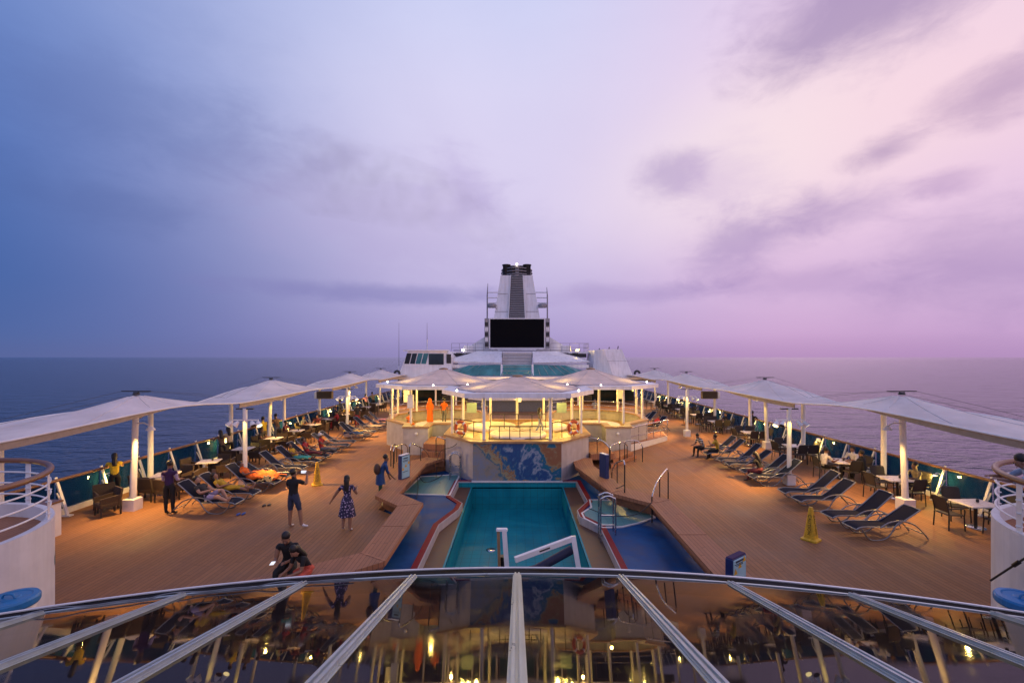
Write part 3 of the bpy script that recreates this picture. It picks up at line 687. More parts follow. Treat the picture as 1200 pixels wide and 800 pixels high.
# ------------------------------------------------------------------ tensile sails
BAYS = (('nearest the glass dome', 15.5), ('second from the dome', 25.9), ('third from the dome', 36.3), ('nearest the funnel', 46.7))
PEAK = {-1: (-12.97, -14.0, -13.35, -14.0), 1: (13.1, 14.1, 13.5, 14.1)}
def zsail(x, y, px, py, s):
    u = (abs(x)-11.2)/4.0; dx = (x-px)/2.9; dy = (y-py)/6.2
    r = math.sqrt(dx*dx + dy*dy); f = max(0, 1-r)
    return 3.23 + .64*f**2.2 + .05*math.cos((y-py)/5.2*PI) - .10*math.sin(PI*min(1, max(0, u)))*(abs(y-py)/5.2)**2
for s, sea in ((-1, 'dark blue'), (1, 'pink')):
    for (nm, py), px in zip(BAYS, PEAK[s]):
        e = empty('shade_sail', (px, py, 0), 'white peaked sail over the tables on the %s sea side, %s' % (sea, nm), 'shade sail', 'shade sails along the rails')
        m = MB(); nu, nv = 16, 44; vs = []; fs = []
        for j in range(nv+1):
            y = py - 5.2 + 10.4*j/nv; k = abs(y-py)/5.2
            for i in range(nu+1):
                u = i/nu; a = 11.75 + .85*k*k; b_ = 15.1 - .6*k*k
                x = s*(a + (b_-a)*u); vs.append((x, y, zsail(x, y, px, py, s)))
        for j in range(nv):
            for i in range(nu):
                q = (j*(nu+1)+i, j*(nu+1)+i+1, (j+1)*(nu+1)+i+1, (j+1)*(nu+1)+i); fs.append(q if s > 0 else q[::-1])
        m._add(vs, fs, True); m.build('fabric', 'fabric', e)
        m = MB()
        for side in (0, nu):
            m.tube([V(vs[j*(nu+1)+side]) for j in range(nv+1)], .03, 6)
        m.build('edge_cable', 'white', e)
        for aa in (.35, 1.15, 1.99, 2.79, 3.6, 4.3, 5.1, 5.85):
            sm_ = []
            for q_ in range(9):
                rr_ = .25 + q_*.55; x_, y_ = px + math.cos(aa)*rr_*.75, py + math.sin(aa)*rr_
                k = abs(y_-py)/5.2
                if k > .99 or not (11.8 + .85*k*k < abs(x_) < 15.05 - .6*k*k): break
                sm_.append((x_, y_, zsail(x_, y_, px, py, s) + .004))
            if len(sm_) > 2: MB().tube(sm_, .010, 5).build('seam', 'fabric', e)
        m = MB(); n_ = nv//2 + 1; q = []
        for j in range(n_):
            p_ = V(vs[j*(nu+1)]); hgt = .19*(1 - (j/(n_-1))**3) + .02; q += [p_ + V((s*.012, 0, -.01)), p_ + V((s*.012, 0, -hgt)), p_ + V((s*.04, 0, -hgt)), p_ + V((s*.04, 0, -.01))]
        m._add(q, [(j*4+a, j*4+(a+1) % 4, j*4+4+(a+1) % 4, j*4+4+a) for j in range(n_-1) for a in range(4)] + [(0, 1, 2, 3)]); m.build('valance', 'beam_beige', e)
        lean = -s*.12
        MB().tube([(px - lean, py, .3), (px, py, 3.72)], [.10, .09], 12).build('post', 'white', e)
        MB().bbox((px - lean*1.03, py, .2), (.40, .40, .40), .02).build('post_base', 'white', e)
        for dy in (-2.65, 2.65):
            if py + dy > 48: continue
            MB().tube([(s*14.62, py+dy, 0), (s*14.62, py+dy, 3.2)], .095, 12).build('post', 'white', e)
            MB().beam((px, py+dy*.05, 3.14), (s*14.7, py+dy, 3.12), .08, .11).build('cross_beam', 'beam_beige', e)
        q = MB(); zt = zsail(px, py, px, py, s) + .02
        q.lathe([(.10, zt-.03), (.10, zt+.03), (.04, zt+.06)], (px, py, 0), 12); q.beam((px-.5, py, zt+.09), (px+.5, py, zt+.09), .035, .035)
        for dx in (-.08, .08): q.tube([(px+dx, py, zt+.08), (px+dx, py, zt)], .015, 6)
        q.build('ridge_bracket', 'dark', e)
        q = MB()
        for dy in (-1, 1):
            for dx in (-.48, .48): q.tube([(px+dx, py, zt+.09), (px+dx*.7, py+dy*2.4, zt-.18), (s*13.4+dx*.3, py+dy*5.15, 3.34)], .005, 5)
        q.build('stay_cable', 'dark', e)
        # small lamp on the post
        q = MB(); lx, lz = px - s*.55, 2.72
        q.tube([(px, py-.02, lz+.22), (px-s*.3, py-.05, lz+.24), (lx, py-.08, lz+.14)], .025, 6); q.lathe([(.05, lz+.14), (.14, lz+.02), (.14, lz)], (lx, py-.08, 0), 14)
        lo = q.build('lamp_arm', 'white', e); MB().lathe([(.125, lz+.006), (.03, lz-.005)], (lx, py-.08, 0), 14).build('lamp', 'lamp_glass', lo)
# floodlight masts
for s, sea in ((-1, 'dark blue'), (1, 'pink')):
    for y, nm in ((18.6, 'nearer'), (29.8, 'farther')):
        x = s*11.12
        e = empty('floodlight_mast', (x, y, 0), '%s white mast carrying spotlights among loungers, %s sea side' % (nm, sea), 'floodlight mast', 'floodlight masts')
        MB().tube([(x, y, .3), (x, y, 3.1)], .085, 12).build('pole', 'white', e); MB().bbox((x, y, .21), (.36, .36, .42), .02).build('base', 'white', e)
        MB().beam((x-.55, y, 2.62), (x+.55, y, 2.62), .05, .05).build('crossbar', 'white', e)
        MB().beam((x-.35, y, 3.08), (x+.35, y, 3.08), .10, .05).build('bracket', 'dark', e)
        for dx, dn in ((-.52, -1), (-.25, -1), (.3, 1), (.55, 1)):
            q = MB(); a = V((x+dx, y-.05, 2.55)); d = V((dn*.55, -.35, -.75)).normalized()
            q.tube([a - d*.02, a + d*.06, a + d*.2], [.05, .085, .12], 12); sp_ = q.build('spotlight', 'white', e)
            MB().tube([a + d*.2, a + d*.206], [.105, .10], 12).build('lamp', 'lamp_glass' if dx in (-.52, .55) else 'dark_glass', sp_)
# loudspeaker cabinets hung on outer posts
for s, sea in ((-1, 'dark blue'), (1, 'pink')):
    y = 33.62; x = s*14.3
    e = empty('loudspeaker', (x, y, 2.4), 'boxy brown loudspeaker on a sail post over the %s sea rail' % sea, 'loudspeaker', 'loudspeakers on sail posts')
    MB().bbox((x - s*.25, y-.35, 2.42), (1.15, .3, .55), .04).build('cabinet', 'speaker_grey', e); MB().box((x - s*.25, y-.505, 2.42), (1.05, .012, .46)).build('grille', 'chair_mesh', e)
    MB().bbox((x + s*.35*-1 + s*.75, y-.30, 2.42), (.25, .3, .5), .06).build('end_cap', 'white', e)
# ------------------------------------------------------------------ whirlpool island with three canopies
ZS = 1.45
C_OUT = [(-1.94, 19.86), (1.94, 19.86), (3.42, 21.75), (3.42, 25.35), (1.6, 27.05), (-1.6, 27.05), (-3.42, 25.35), (-3.42, 21.75)]
isl = empty('whirlpool_terrace', (0, 23.4, 0), 'raised terrace with three cream whirlpools above the swirling mural wall', 'spa terrace')
MB().prism(C_OUT, -.30, ZS-.02).build('wall', 'grey_wall', isl)
MB().prism(inset(C_OUT, -.10), ZS-.02, ZS+.07, [inset(C_OUT, .42)]).build('timber_rim', 'wood_cap', isl)
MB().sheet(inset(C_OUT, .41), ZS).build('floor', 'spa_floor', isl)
m = MB(); m.box((0, 19.835, .60), (3.86, .03, 1.66)); m.build('mural', 'mural', isl)
MB().box((0, 19.80, ZB+.03), (3.95, .1, .06)).build('coping', 'white_wall', isl)
for x, y, r, nm in ((-1.33, 24.2, 1.12, ''), (1.38, 24.2, 1.12, ''), (.05, 21.75, 1.22, 'pinkish')):
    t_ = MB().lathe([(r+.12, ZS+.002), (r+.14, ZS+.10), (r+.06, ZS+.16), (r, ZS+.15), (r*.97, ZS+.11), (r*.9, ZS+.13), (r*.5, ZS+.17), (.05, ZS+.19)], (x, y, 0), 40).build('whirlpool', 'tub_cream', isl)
    if nm:
        q = MB()
        for k in range(7):
            a = PI*k/7; q.beam((x + 1.1*math.cos(a), y + 1.1*math.sin(a), ZS+.145), (x, y, ZS+.20), .03, .015)
        q.build('seam', 'wood_cap', t_)
def spa(s, label):
    cx = s*4.9; e = empty('whirlpool_enclosure', (cx, 28.6, 0), label, 'spa enclosure')
    out = [(3.46, 25.4), (4.72, 25.3), (4.72, 24.15), (6.05, 24.15), (6.2, 25.2), (7.75, 27.05), (8.05, 29.5), (7.2, 31.6), (5.6, 32.6), (3.9, 32.6), (2.3, 31.4), (1.75, 29), (1.75, 27.2)]
    out = [(s*x, y) for x, y in out]; out = out if s > 0 else out[::-1]
    inn = inset(out, .34)
    MB().prism(out, 0, ZS-.03, [inset(out, .22)]).build('wall', 'grey_wall', e)
    MB().prism(inset(out, -.06), ZS-.03, ZS+.05, [inn]).build('timber_rim', 'wood_cap', e)
    MB().prism(inset(out, .221), .05, .80).build('floor', 'spa_floor', e)
    MB().lathe([(1.5, .81), (1.52, 1.0), (1.42, 1.06), (1.3, 1.0), (.1, 1.0)], (cx, 28.4, 0), 36).build('whirlpool', 'tub_cream', e)
    for z in (1.75, 2.05):
        pts = [V((p[0], p[1], z)) for p in inset(out, .15)[(5 if s > 0 else 1):(12 if s > 0 else 8)]]
        MB().tube(pts, .022, 6).build('rail', 'steel', e)
    for p in inset(out, .15)[(5 if s > 0 else 1):(12 if s > 0 else 8)]:
        MB().tube([(p[0], p[1], ZS), (p[0], p[1], 2.07)], .02, 6).build('rail_post', 'steel', e)
    m = MB().lathe([(.08, -.02), (.08, .02), (.05, .05), (.01, .055)], (0, 0, 0), 14)
    for v in m.v: v.xyz = (v.x + s*5.35, 24.13 - v.z, v.y + 1.12)
    m.build('wall_light', 'white', e)
    return e
spa(-1, 'octagonal whirlpool enclosure with grey walls where the two people in orange stand')
spa(1, 'octagonal whirlpool enclosure with grey walls behind the ramp and stepped terrace')
def canopy(cx, cy, outl, ze, zp, label, posts, nb):
    e = empty('spa_canopy', (cx, cy, ZS), label, 'canopy', 'canopies over the whirlpools')
    inner = inset(outl, .75)
    MB().prism(outl, ze-.10, ze+.10, [inner]).build('ring', 'panel_white', e)
    m = MB(); k = len(outl); rim = inset(outl, .66); vs = []; fs = []; N = 7
    for q in range(N+1):
        u = q/N
        for p in rim:
            x, y = p[0] + (cx-p[0])*u*.93, p[1] + (cy-p[1])*u*.93; vs.append((x, y, ze + .13 + (zp-ze-.13)*u**1.25))
    # split each side so the panels sag between the ribs
    for q in range(N):
        for i in range(k): fs.append((q*k+i, q*k+(i+1) % k, (q+1)*k+(i+1) % k, (q+1)*k+i))
    m._add(vs, fs); m.build('fabric', 'canopy_fabric', e)
    m = MB()
    for i in range(k): m.tube([V(vs[q*k+i]) + V((0, 0, .004)) for q in range(N+1)], .012, 5)
    m.tube([V(v) for v in vs[:k]], .03, 5, closed=True); m.build('rib_frame', 'canopy_fabric', e)
    MB().lathe([(.28, zp-.06), (.28, zp+.05), (.1, zp+.10), (.02, zp+.11)], (cx, cy, 0), 16).build('finial', 'wood_cap', e)
    for x, y, z0 in posts:
        MB().tube([(x, y, z0), (x, y, ze-.1)], .07, 10).build('post', 'white', e)
    for i in range(k):
        if i % 2 == nb: 
            p = V((*outl[i], 0)).lerp(V((*outl[(i+1) % k], 0)), .5); p = p.lerp(V((cx, cy, 0)), .06)
            MB().ball((p.x, p.y, ze+.14), .045, 8).build('lamp', 'bulb_white', e)
    return e
octo = lambda cx, cy, rx, ry, c=.44: [(cx + rx*x, cy + ry*y) for x, y in ((-c, -1), (c, -1), (1, -c), (1, c), (c, 1), (-c, 1), (-1, c), (-1, -c))]
canopy(0.03, 23.5, [(-2.3, 19.85), (2.36, 19.85), (3.75, 22.3), (3.75, 24.8), (2.3, 27.1), (-2.3, 27.1), (-3.68, 24.8), (-3.68, 22.3)], 3.5, 4.18, 'front pinkish canopy with white rim over the cream whirlpools and mural',
       [(-1.48, 20.3, ZS), (1.48, 20.3, ZS), (-3.13, 22.0, ZS), (3.08, 22.0, ZS), (-2.95, 24.9, ZS), (3.0, 24.9, ZS), (-1.9, 26.4, ZS), (1.9, 26.4, ZS), (-1.55, 26.6, ZS), (1.55, 26.6, ZS), (0, 26.7, ZS)], 1)
for s, lb in ((-1, 'pinkish peaked canopy over the enclosure where the people in orange stand'), (1, 'pinkish peaked canopy over the enclosure behind the stepped terrace')):
    cx = s*4.62
    canopy(cx, 28.6, octo(cx, 28.6, 3.75, 3.75), 3.5, 4.42, lb, [(s*7.5, 27.3, ZS), (s*5.95, 25.5, ZS), (s*7.75, 29.6, ZS), (s*6.9, 31.3, ZS), (s*4.6, 32.1, ZS), (s*2.3, 30.8, ZS)] + ([(s*4.6, 25.6, ZS)] if s > 0 else []), 0)
# rails on the front terrace
def fence_run(label, pts, z0, hs=(.45, .9), step=.75, col='dark', nm='terrace_rail'):
    e = empty(nm, (pts[0][0], pts[0][1], z0), label, 'railing')
    for h in hs: MB().tube([V((*p, z0+h)) for p in pts], .02, 6).build('rail', col, e)
    for a, b_ in zip(pts, pts[1:]):
        a, b_ = V(a), V(b_); n = max(1, round((b_-a).length/step))
        for i in range(n + (b_[:] == V(pts[-1])[:])):
            p = a.lerp(b_, i/n); MB().tube([(p.x, p.y, z0), (p.x, p.y, z0+hs[-1])], .018, 6).build('rail_post', col, e)
    return e
fence_run('black metal railing along the terrace edge above the mural', [(-1.25, 20.45), (1.5, 20.45)], ZS, (.06, .62), .48)
fence_run('black metal railing crossing the terrace between the front and back whirlpools', [(-1.35, 23.0), (1.45, 23.0)], ZS, (.25, .85), .7)
fence_run('short black railing behind the life ring, orange people side', [(-3.05, 22.1), (-1.5, 20.7)], ZS, (.3, .75), .7)
fence_run('short black railing behind the life ring, ramp side', [(3.05, 22.1), (1.6, 20.7)], ZS, (.3, .75), .7)
# life rings
def lifering(c, rz, label, r=.27):
    e = empty('life_ring', c, label, 'life ring', 'life rings')
    Rm = Matrix.Rotation(rz, 3, 'Z')
    circ = [V(c) + Rm @ V((r*math.cos(2*PI*i/28), 0, r*math.sin(2*PI*i/28))) for i in range(28)]
    MB().tube(circ, .072, 10, closed=True).build('ring', 'ring_orange', e)
    for k in range(4):
        a = PI/4 + k*PI/2; seg = [V(c) + Rm @ V((r*math.cos(a+d), 0, r*math.sin(a+d))) for d in (-.14, 0, .14)]
        MB().tube(seg, .076, 10).build('band', 'white', e)
    big = [V(c) + Rm @ V(((r+.12+.02*math.sin(8*PI*i/28))*math.cos(2*PI*i/28), 0, (r+.12)*math.sin(2*PI*i/28))) for i in range(28)]
    MB().tube(big, .012, 5, closed=True).build('rope', 'cream_cloth', e)
    MB().tube([V(c) + V((0, .05, -r)), V((c[0], c[1]+.05, ZS))], .02, 6).build('bracket', 'dark', e)
lifering((-2.62, 21.1, ZS+.48), -.5, 'orange life ring on the terrace corner nearest the people in orange')
lifering((2.62, 21.1, ZS+.48), .5, 'orange life ring on the terrace corner nearest the ramp')
# hanging panels and green boards inside the terrace
for x, y, z, sz, mt, lb in ((-2.55, 25.5, 2.35, (.55, .03, .55), 'green_panel', 'pale green notice panel behind the tubs, orange people side'), (2.5, 25.5, 2.35, (.55, .03, .55), 'green_panel', 'pale green notice panel behind the tubs, ramp side'),
                        (.15, 26.5, 2.75, (.18, .05, .34), 'lantern_glass', 'glowing yellow lantern on the back post of the terrace')):
    e = empty('notice_panel' if mt != 'lantern_glass' else 'lantern', (x, y, z), lb, 'panel' if mt != 'lantern_glass' else 'lantern')
    MB().bbox((x, y, z), sz, .01).build('panel' if mt != 'lantern_glass' else 'glow', mt, e); MB().tube([(x, y, z-.4 if mt != 'lantern_glass' else z+.2), (x, y, ZS if mt != 'lantern_glass' else 3.4)], .018, 6).build('stem', 'steel', e)
for x, y, z, lb in ((-5.95, 25.42, 2.72, 'white equipment cabinet on the front canopy post, orange people side'), (-6.9, 28.4, 2.75, 'white cabinet on the second canopy post, orange people side'), (6.7, 29.6, 2.85, 'white cabinet on a canopy post by the ramp')):
    e = empty('post_cabinet', (x, y, z), lb, 'cabinet'); MB().bbox((x, y, z), (.34, .2, .75), .02).build('body', 'white', e); MB().box((x, y-.103, z), (.26, .01, .6)).build('door', 'panel_white', e)
# ------------------------------------------------------------------ steps, ramp, handrails, ladders, signs
st = empty('deck_steps', (-4.4, 22.5, 0), 'yellow-lit timber steps rising to the terrace beside the blue sign board', 'steps')
for k in range(3): MB().prism([(-4.65, 21.7+k*.42), (-3.47, 21.45+k*.42), (-3.47, 24.6), (-4.65, 24.6)], .012 + (.3*k if k else 0), .30*(k+1)).build('tread', 'border_teak', st)
st = empty('deck_steps', (4.4, 21.5, 0), 'timber steps with two treads beside the ramp', 'steps')
s0 = [tuple(G(*p)[:2]) for p in ((716, 549), (746, 537), (733, 531), (712, 536))]
for k in range(2): MB().prism(inset(s0, .0 if k == 0 else .16), .01 + .16*k, .16*(k+1)).build('tread', 'border_teak', st)
MB().prism([(3.47, 21.45), (4.6, 21.6), (4.6, 24.6), (3.47, 24.6)], .34, .62).build('tread', 'border_teak', st)
rp = empty('ramp', (6.2, 25, 0), 'low white sided ramp with chrome railings climbing to the enclosure', 'ramp')
rq = [tuple(G(*p)[:2]) for p in ((739, 529), (782, 516), (776, 510), (735, 520))]
MB().prism(rq, .005, .3, top=lambda x, y: .42 - .035*max(0, x-5)).build('body', 'white_wall', rp)
MB().prism(inset(rq, .05), .3, .45, top=lambda x, y: .44 - .035*max(0, x-5)).build('surface', 'border_teak', rp)
a, b_ = V((*rq[0], .4)), V((*rq[1], .3))
MB().tube(smooth([a + V((0, 0, 0)), a + V((0, .02, .8)), a + V((.2, .05, .95)), b_ + V((-.1, 0, .95)), b_ + V((0, 0, .85)), b_]), .025, 6).build('rail', 'steel', rp)
MB().tube([a + V((0, 0, .42)), b_ + V((0, 0, .42))], .016, 6).build('rail', 'steel', rp)
for k in range(1, 5): p = a.lerp(b_, k/5); MB().tube([p, p + V((0, 0, .95))], .018, 6).build('rail_post', 'steel', rp)
def handrail(label, p, q, zp, zq, h=.95, nm='handrail'):
    """grab rail: two legs joined by a bent top bar, one foot lower than the other"""
    p, q = V((*p[:2], zp)), V((*q[:2], zq)); e = empty(nm, p, label, 'handrail', 'chrome handrails by the pool steps')
    d = (q-p); top = smooth([p + V((0, 0, h-.18)), p + V((0, 0, h-.04)) + d*.05, p + V((0, 0, h)) + d*.16, q + V((0, 0, h)) - d*.4, q + V((0, 0, h-.10)) - d*.16, q + V((0, 0, h-.3))], 4)
    MB().tube(top, .026, 8).build('top_bar', 'steel', e)
    MB().tube([p, p + V((0, 0, h-.17))], .024, 8).build('leg', 'chair_metal', e); MB().tube([q, q + V((0, 0, h-.29))], .024, 8).build('leg', 'chair_metal', e)
    r = p.lerp(q, .55); MB().tube([r, r + V((0, 0, h-.02))], .02, 8).build('leg', 'chair_metal', e)
    return e
def gp(x, y, z): v = G(x, y, z); return (v.x, v.y)
handrail('outermost chrome handrail by the yellow-lit steps', gp(458, 546, 0), gp(465, 541, 0), 0, 0)
handrail('middle chrome handrail by the yellow-lit steps', gp(461, 548, 0), gp(478, 540, 0), 0, 0)
handrail('chrome handrail just behind the blue sign board', gp(480, 545, .45), gp(503, 553, ZB), .45, ZB, 1.0)
handrail('chrome handrail at the top of the yellow-lit steps', gp(511, 534, .45), gp(530, 541, .2), .45, .2)
handrail('chrome handrail between mural and dark sign board', gp(683, 534, .45), gp(714, 537, .45), .45, .3, .95)
handrail('chrome handrail at the front of the two-tread steps', gp(715, 548, 0), gp(735, 540, 0), 0, 0, 1.05)
handrail('chrome handrail at the back of the two-tread steps', gp(722, 524, 0), gp(734, 530, 0), 0, 0)
handrail('chrome handrail standing behind the two-tread steps', gp(732, 541, 0), gp(753, 541, 0), 0, 0, 1.05)
handrail('chrome handrail leaning over the blue pool surround, nearer the sign board', gp(732, 577, .45), gp(717, 578, ZB), .45, ZB, 1.15)
handrail('chrome handrail leaning over the fan shaped splash pool', gp(783, 584, .0), gp(764, 612, ZB), .0, ZB, 1.15)
def ladder(label, x, y, zb, zt, w=.45, d=.35):
    e = empty('pool_ladder', (x, y, zb), label, 'pool ladder', 'pool ladders')
    for dy in (0, d):
        MB().tube(smooth([(x-w/2, y+dy, zb), (x-w/2, y+dy, zt-.25), (x-w*.35, y+dy, zt-.06), (x, y+dy, zt), (x+w*.35, y+dy, zt-.06), (x+w/2, y+dy, zt-.25), (x+w/2, y+dy, zb)], 4), .026, 8).build('hoop', 'steel', e)
    z = zb + .3
    while z < zt-.5: MB().box((x, y+d*.5, z), (w, .08, .03)).build('rung', 'steel', e); z += .3
ladder('chrome pool ladder in the corner by the mural, next to the pale splash pool', -2.75, 20.1, ZB, .95)
ladder('tall chrome pool ladder at the red lip near the fan shaped splash pool', 2.78, 13.9, -.9, .95)
def sign(label, c, z0, w, h, rz, face, back, marks, top='white'):
    e = empty('sign_board', c, label, 'sign'); R_ = Matrix.Rotation(rz, 4, 'Z'); T = Matrix.Translation(V((c[0], c[1], z0))) @ R_
    def bx(m, ctr, d): m.bbox(T @ V(ctr), d, .012, rz); return m
    bx(MB(), (0, 0, h/2), (w, .16, h)).build('board', back, e); bx(MB(), (0, 0, h+.012), (w*.96, .15, .02)).build('top_edge', top, e)
    if face:
        bx(MB(), (0, -.085, h/2), (w*.88, .02, h*.92)).build('face_panel', face, e)
        m = MB()
        for x, z, ww, hh in marks: m.box(T @ V((x, -.098, z)), (ww, .006, hh), rz)
        m.build('lettering', 'sign_mark', e)
        m = MB()
        for i in range(3):
            x0 = -.18 + .17*i; z0_ = h*.38 + .10*i
            MB()._add([T @ V((x0-.07, -.099, z0_)), T @ V((x0+.07, -.099, z0_)), T @ V((x0, -.099, z0_+.13))], [(0, 1, 2)]).build('pictogram', 'cone_yellow', e)
    return e
sign('blue sign board with pale face on the timber border by the yellow-lit steps', gp(473.5, 560, .45), .45, .52, .92, 1.12, 'sign_face', 'sign_blue', [(-.02, .8, .26, .045), (-.03, .72, .32, .018), (-.03, .68, .28, .018), (-.03, .28, .32, .018)])
sign('dark blue sign board seen from behind, on the timber border beside two-tread steps', gp(708, 559, .45), .45, .45, .92, PI-1.15, 'sign_face', 'sign_blue', [(0, .9, .3, .05)])
sign('blue sign board with pale face and yellow pictograms just beyond the dome rim', (4.66, 9.7), .45, .56, .52, .62, 'sign_face', 'sign_blue', [(-.02, .45, .3, .035), (-.05, .40, .32, .013), (-.02, .37, .26, .013)], 'purple')
# ropes and hose
def rope(label, pts, r=.014, c='dark', nm='rope'): tag(MB().tube(smooth(pts, 6), r, 6).build(nm, c), label, nm)
z_ = .45
rope('black rope sagging from the chrome handrail across the fan shaped splash pool', [(*gp(764, 590, .5), .55), (*gp(745, 597, .3), .15), (*gp(715, 600, .1), .0), (*gp(690, 597, 0), .05)])
rope('black rope slung from handrail to handrail over the blue pool surround', [(*gp(731, 563, .9), .75), (*gp(722, 567, .6), .45), (*gp(706, 569, .4), .3)])
rope('black hose looping down from the life ring past the mural', [(-2.35, 20.6, ZS+.3), (-2.9, 21.0, 1.1), (-3.6, 21.2, .75), (-3.65, 20.5, ZB+.03), (-3.3, 19.6, ZB+.03)], nm='hose')
rope('black hose curling over the pale splash pool by the yellow-lit steps', [(*gp(520, 556, ZB), ZB+.05), (*gp(510, 563, ZB), ZB+.05), (*gp(497, 566, ZB), ZB+.05), (*gp(489, 566, ZB), ZB+.4), (*gp(490, 573, ZB), ZB+.1), (*gp(488, 585, ZB), ZB+.04)], nm='hose')
# folded white frame with roller in the pool
e = empty('folded_pool_hoist', (.6, 11.2, -1.42), 'white metal frame with dark navy roller at the near end of the pool', 'pool frame')
A1 = V((-.32, 11.3, .90)); A2 = V((-.47, 11.35, .87)); B1 = V((-.14, 11.0, -1.40)); 
MB().beam(A1, B1, .11, .10, (0, 1, 0)).build('leg', 'white', e); MB().beam(A2, (-.40, 11.3, -1.40), .07, .07, (0, 1, 0)).build('leg', 'wood_cap', e)
MB().bbox((-.38, 11.32, .91), (.28, .12, .06), .015).build('cap', 'white', e)
J = V((-.05, 11.1, .26)); T2 = V((1.42, 11.55, .60))
MB().beam(J, T2, .10, .12).build('beam', 'white', e); MB().beam(T2 + V((0, 0, .06)), (1.75, 11.2, -1.40), .12, .10, (0, 1, 0)).build('leg', 'white', e)
MB().box(J.lerp(T2, .5) + V((0, -.055, .0)), (.28, .012, .035), 0.3, -.21).build('handle', 'dark', e)
MB().tube([(-.2, 11.5, -.35), (.5, 11.6, -.2), (1.42, 11.7, .26)], .11, 14).build('roller', 'roller', e)
MB().tube([(-.4, 11.45, -1.2), (-.36, 11.45, .2)], .09, 12).build('strap_drum', 'black', e)
MB().bbox((-4.30, 15.58, .12), (.9, .03, .14), .008, -.55).build('lens', 'lamp_glass', lbx)
# ------------------------------------------------------------------ superstructure around the funnel
def X(px, Y): return (px-HX)*Y/FPX
def Z(py, Y): return CAMH - (py-HY)*Y/FPX
fn = empty('funnel', (0, 61, 6), 'white tapering ship funnel with a louvred centre strip and dark exhaust pipes', 'funnel')
def frus(m, y, z0, z1, x00, x01, x10, x11, d0, d1):
    vs = [(x00, y, z0), (x01, y, z0), (x01, y+d0, z0), (x00, y+d0, z0), (x10, y+.9, z1), (x11, y+.9, z1), (x11, y+.9+d1, z1), (x10, y+.9+d1, z1)]
    return m._add(vs, [(3,2,1,0), (4,5,6,7), (0,1,5,4), (1,2,6,5), (2,3,7,6), (3,0,4,7)])
frus(MB(), 60, 6.0, 16.1, -3.75, 3.75, -2.2, 2.05, 7, 5).build('casing', 'panel_white', fn)
m = MB(); frus(m, 59.95, 9.9, 16.05, -1.12, 1.05, -.85, .75, .3, .3)
m.build('louver_recess', 'dark', fn)
m = MB(); zz = 10.0
while zz < 16:
    u = (zz-9.9)/6.15; m.box((0, 59.93+.9*u, zz), (2.0*(1-u)+1.5*u, .16, .10), 0, 0, .5); zz += .24
m.build('louver', 'louver', fn)
m = MB(); zz = 6.4
for sx in (-1, 1): m.beam((sx*1.12-.03, 59.92, 9.9), (sx*.82-.04, 60.82, 16.1), .10, .14, (0, 1, 0))
m.build('louver_frame', 'white', fn)
for z in (16.35, 16.75, 17.15):
    m = MB(); r = 2.15 - .10*(z-16.3)
    m.tube([(r*math.cos(2*PI*k/24)*1.0-.05, 63.2 + 2.2*math.sin(2*PI*k/24), z) for k in range(24)], .10, 8, closed=True); m.build('exhaust_ring', 'pipe_grey', fn)
for x, y, r, h in ((-1.45, 61.9, .50, 17.7), (-.52, 61.5, .34, 17.45), (.46, 61.5, .34, 17.45), (1.35, 61.9, .50, 17.7), (-1.1, 63.6, .45, 17.8), (1.05, 63.6, .45, 17.8), (0, 63.2, .4, 17.5)):
    MB().lathe([(r, 16.0), (r, h-.15), (r*1.18, h-.12), (r*1.18, h), (r*.9, h+.02), (r*.8, h-.2)], (x, y, 0), 16).build('exhaust_pipe', 'pipe_dark', fn)
MB().box((0, 61.35, 16.6), (.5, .5, 1.5)).build('mast_box', 'pipe_grey', fn)
MB().ball((-.05, 61.0, 17.6), .14, 10).build('beacon', 'bulb', fn)
for s in (-1, 1):
    a = empty('antenna_rack', (s*3.7, 60.5, 10), 'thin white antenna ladder on the funnel, %s sea side' % ('dark blue' if s < 0 else 'pink'), 'antenna rack')
    xo = -3.95 if s < 0 else 4.0
    MB().tube([(xo, 60.2, 6.2), (xo*1.0, 60.2, 13.3), (xo*.98, 60.2, 14.9 if s < 0 else 14.4)], [.10, .08, .03], 6).build('pole', 'pipe_grey', a)
    for z in (12.3, 13.0, 13.7): MB().tube([(xo, 60.2, z), (s*2.2, 60.9, z + .12)], .07, 6).build('arm', 'white', a)
    MB().lathe([(.55, 11.75), (.6, 11.9), (.6, 12.15), (.5, 12.2)], (s*3.35, 60.3, 0), 12).build('dome_base', 'louver', a)
    MB().beam((s*2.6, 60.4, 11.7), (xo, 60.2, 11.7), .12, .1).build('shelf', 'white', a)
sc = empty('led_screen', (0, 55, 6.2), 'big black video screen in a white frame on the funnel', 'screen')
x0, x1, z0, z1 = X(573, 55), X(639, 55), Z(408.5, 55), Z(372.5, 55)
MB().bbox(((x0+x1)/2, 55.35, (z0+z1)/2), (x1-x0, .6, z1-z0), .03).build('frame', 'white', sc)
MB().box(((x0+x1)/2, 55.04, (z0+z1)/2), (x1-x0-.28, .03, z1-z0-.28)).build('display', 'screen_black', sc)
for s in (-1, 1):
    xx = (x0 if s < 0 else x1) + s*.30
    q = MB(); q.bbox((xx, 55.4, (z0+z1)/2), (.50, .5, z1-z0-.05), .02); col_ = q.build('speaker_column', 'louver', sc)
    for k in range(5): MB().box((xx, 55.13, z0 + .5 + k*.62), (.38, .05, .46)).build('speaker', 'white' if k % 2 else 'dark', col_)
for s in (-1, 1): MB().beam((s*2.6, 55.5, 5.7), (s*2.6, 55.5, z0), .3, .3).build('support', 'white', sc)
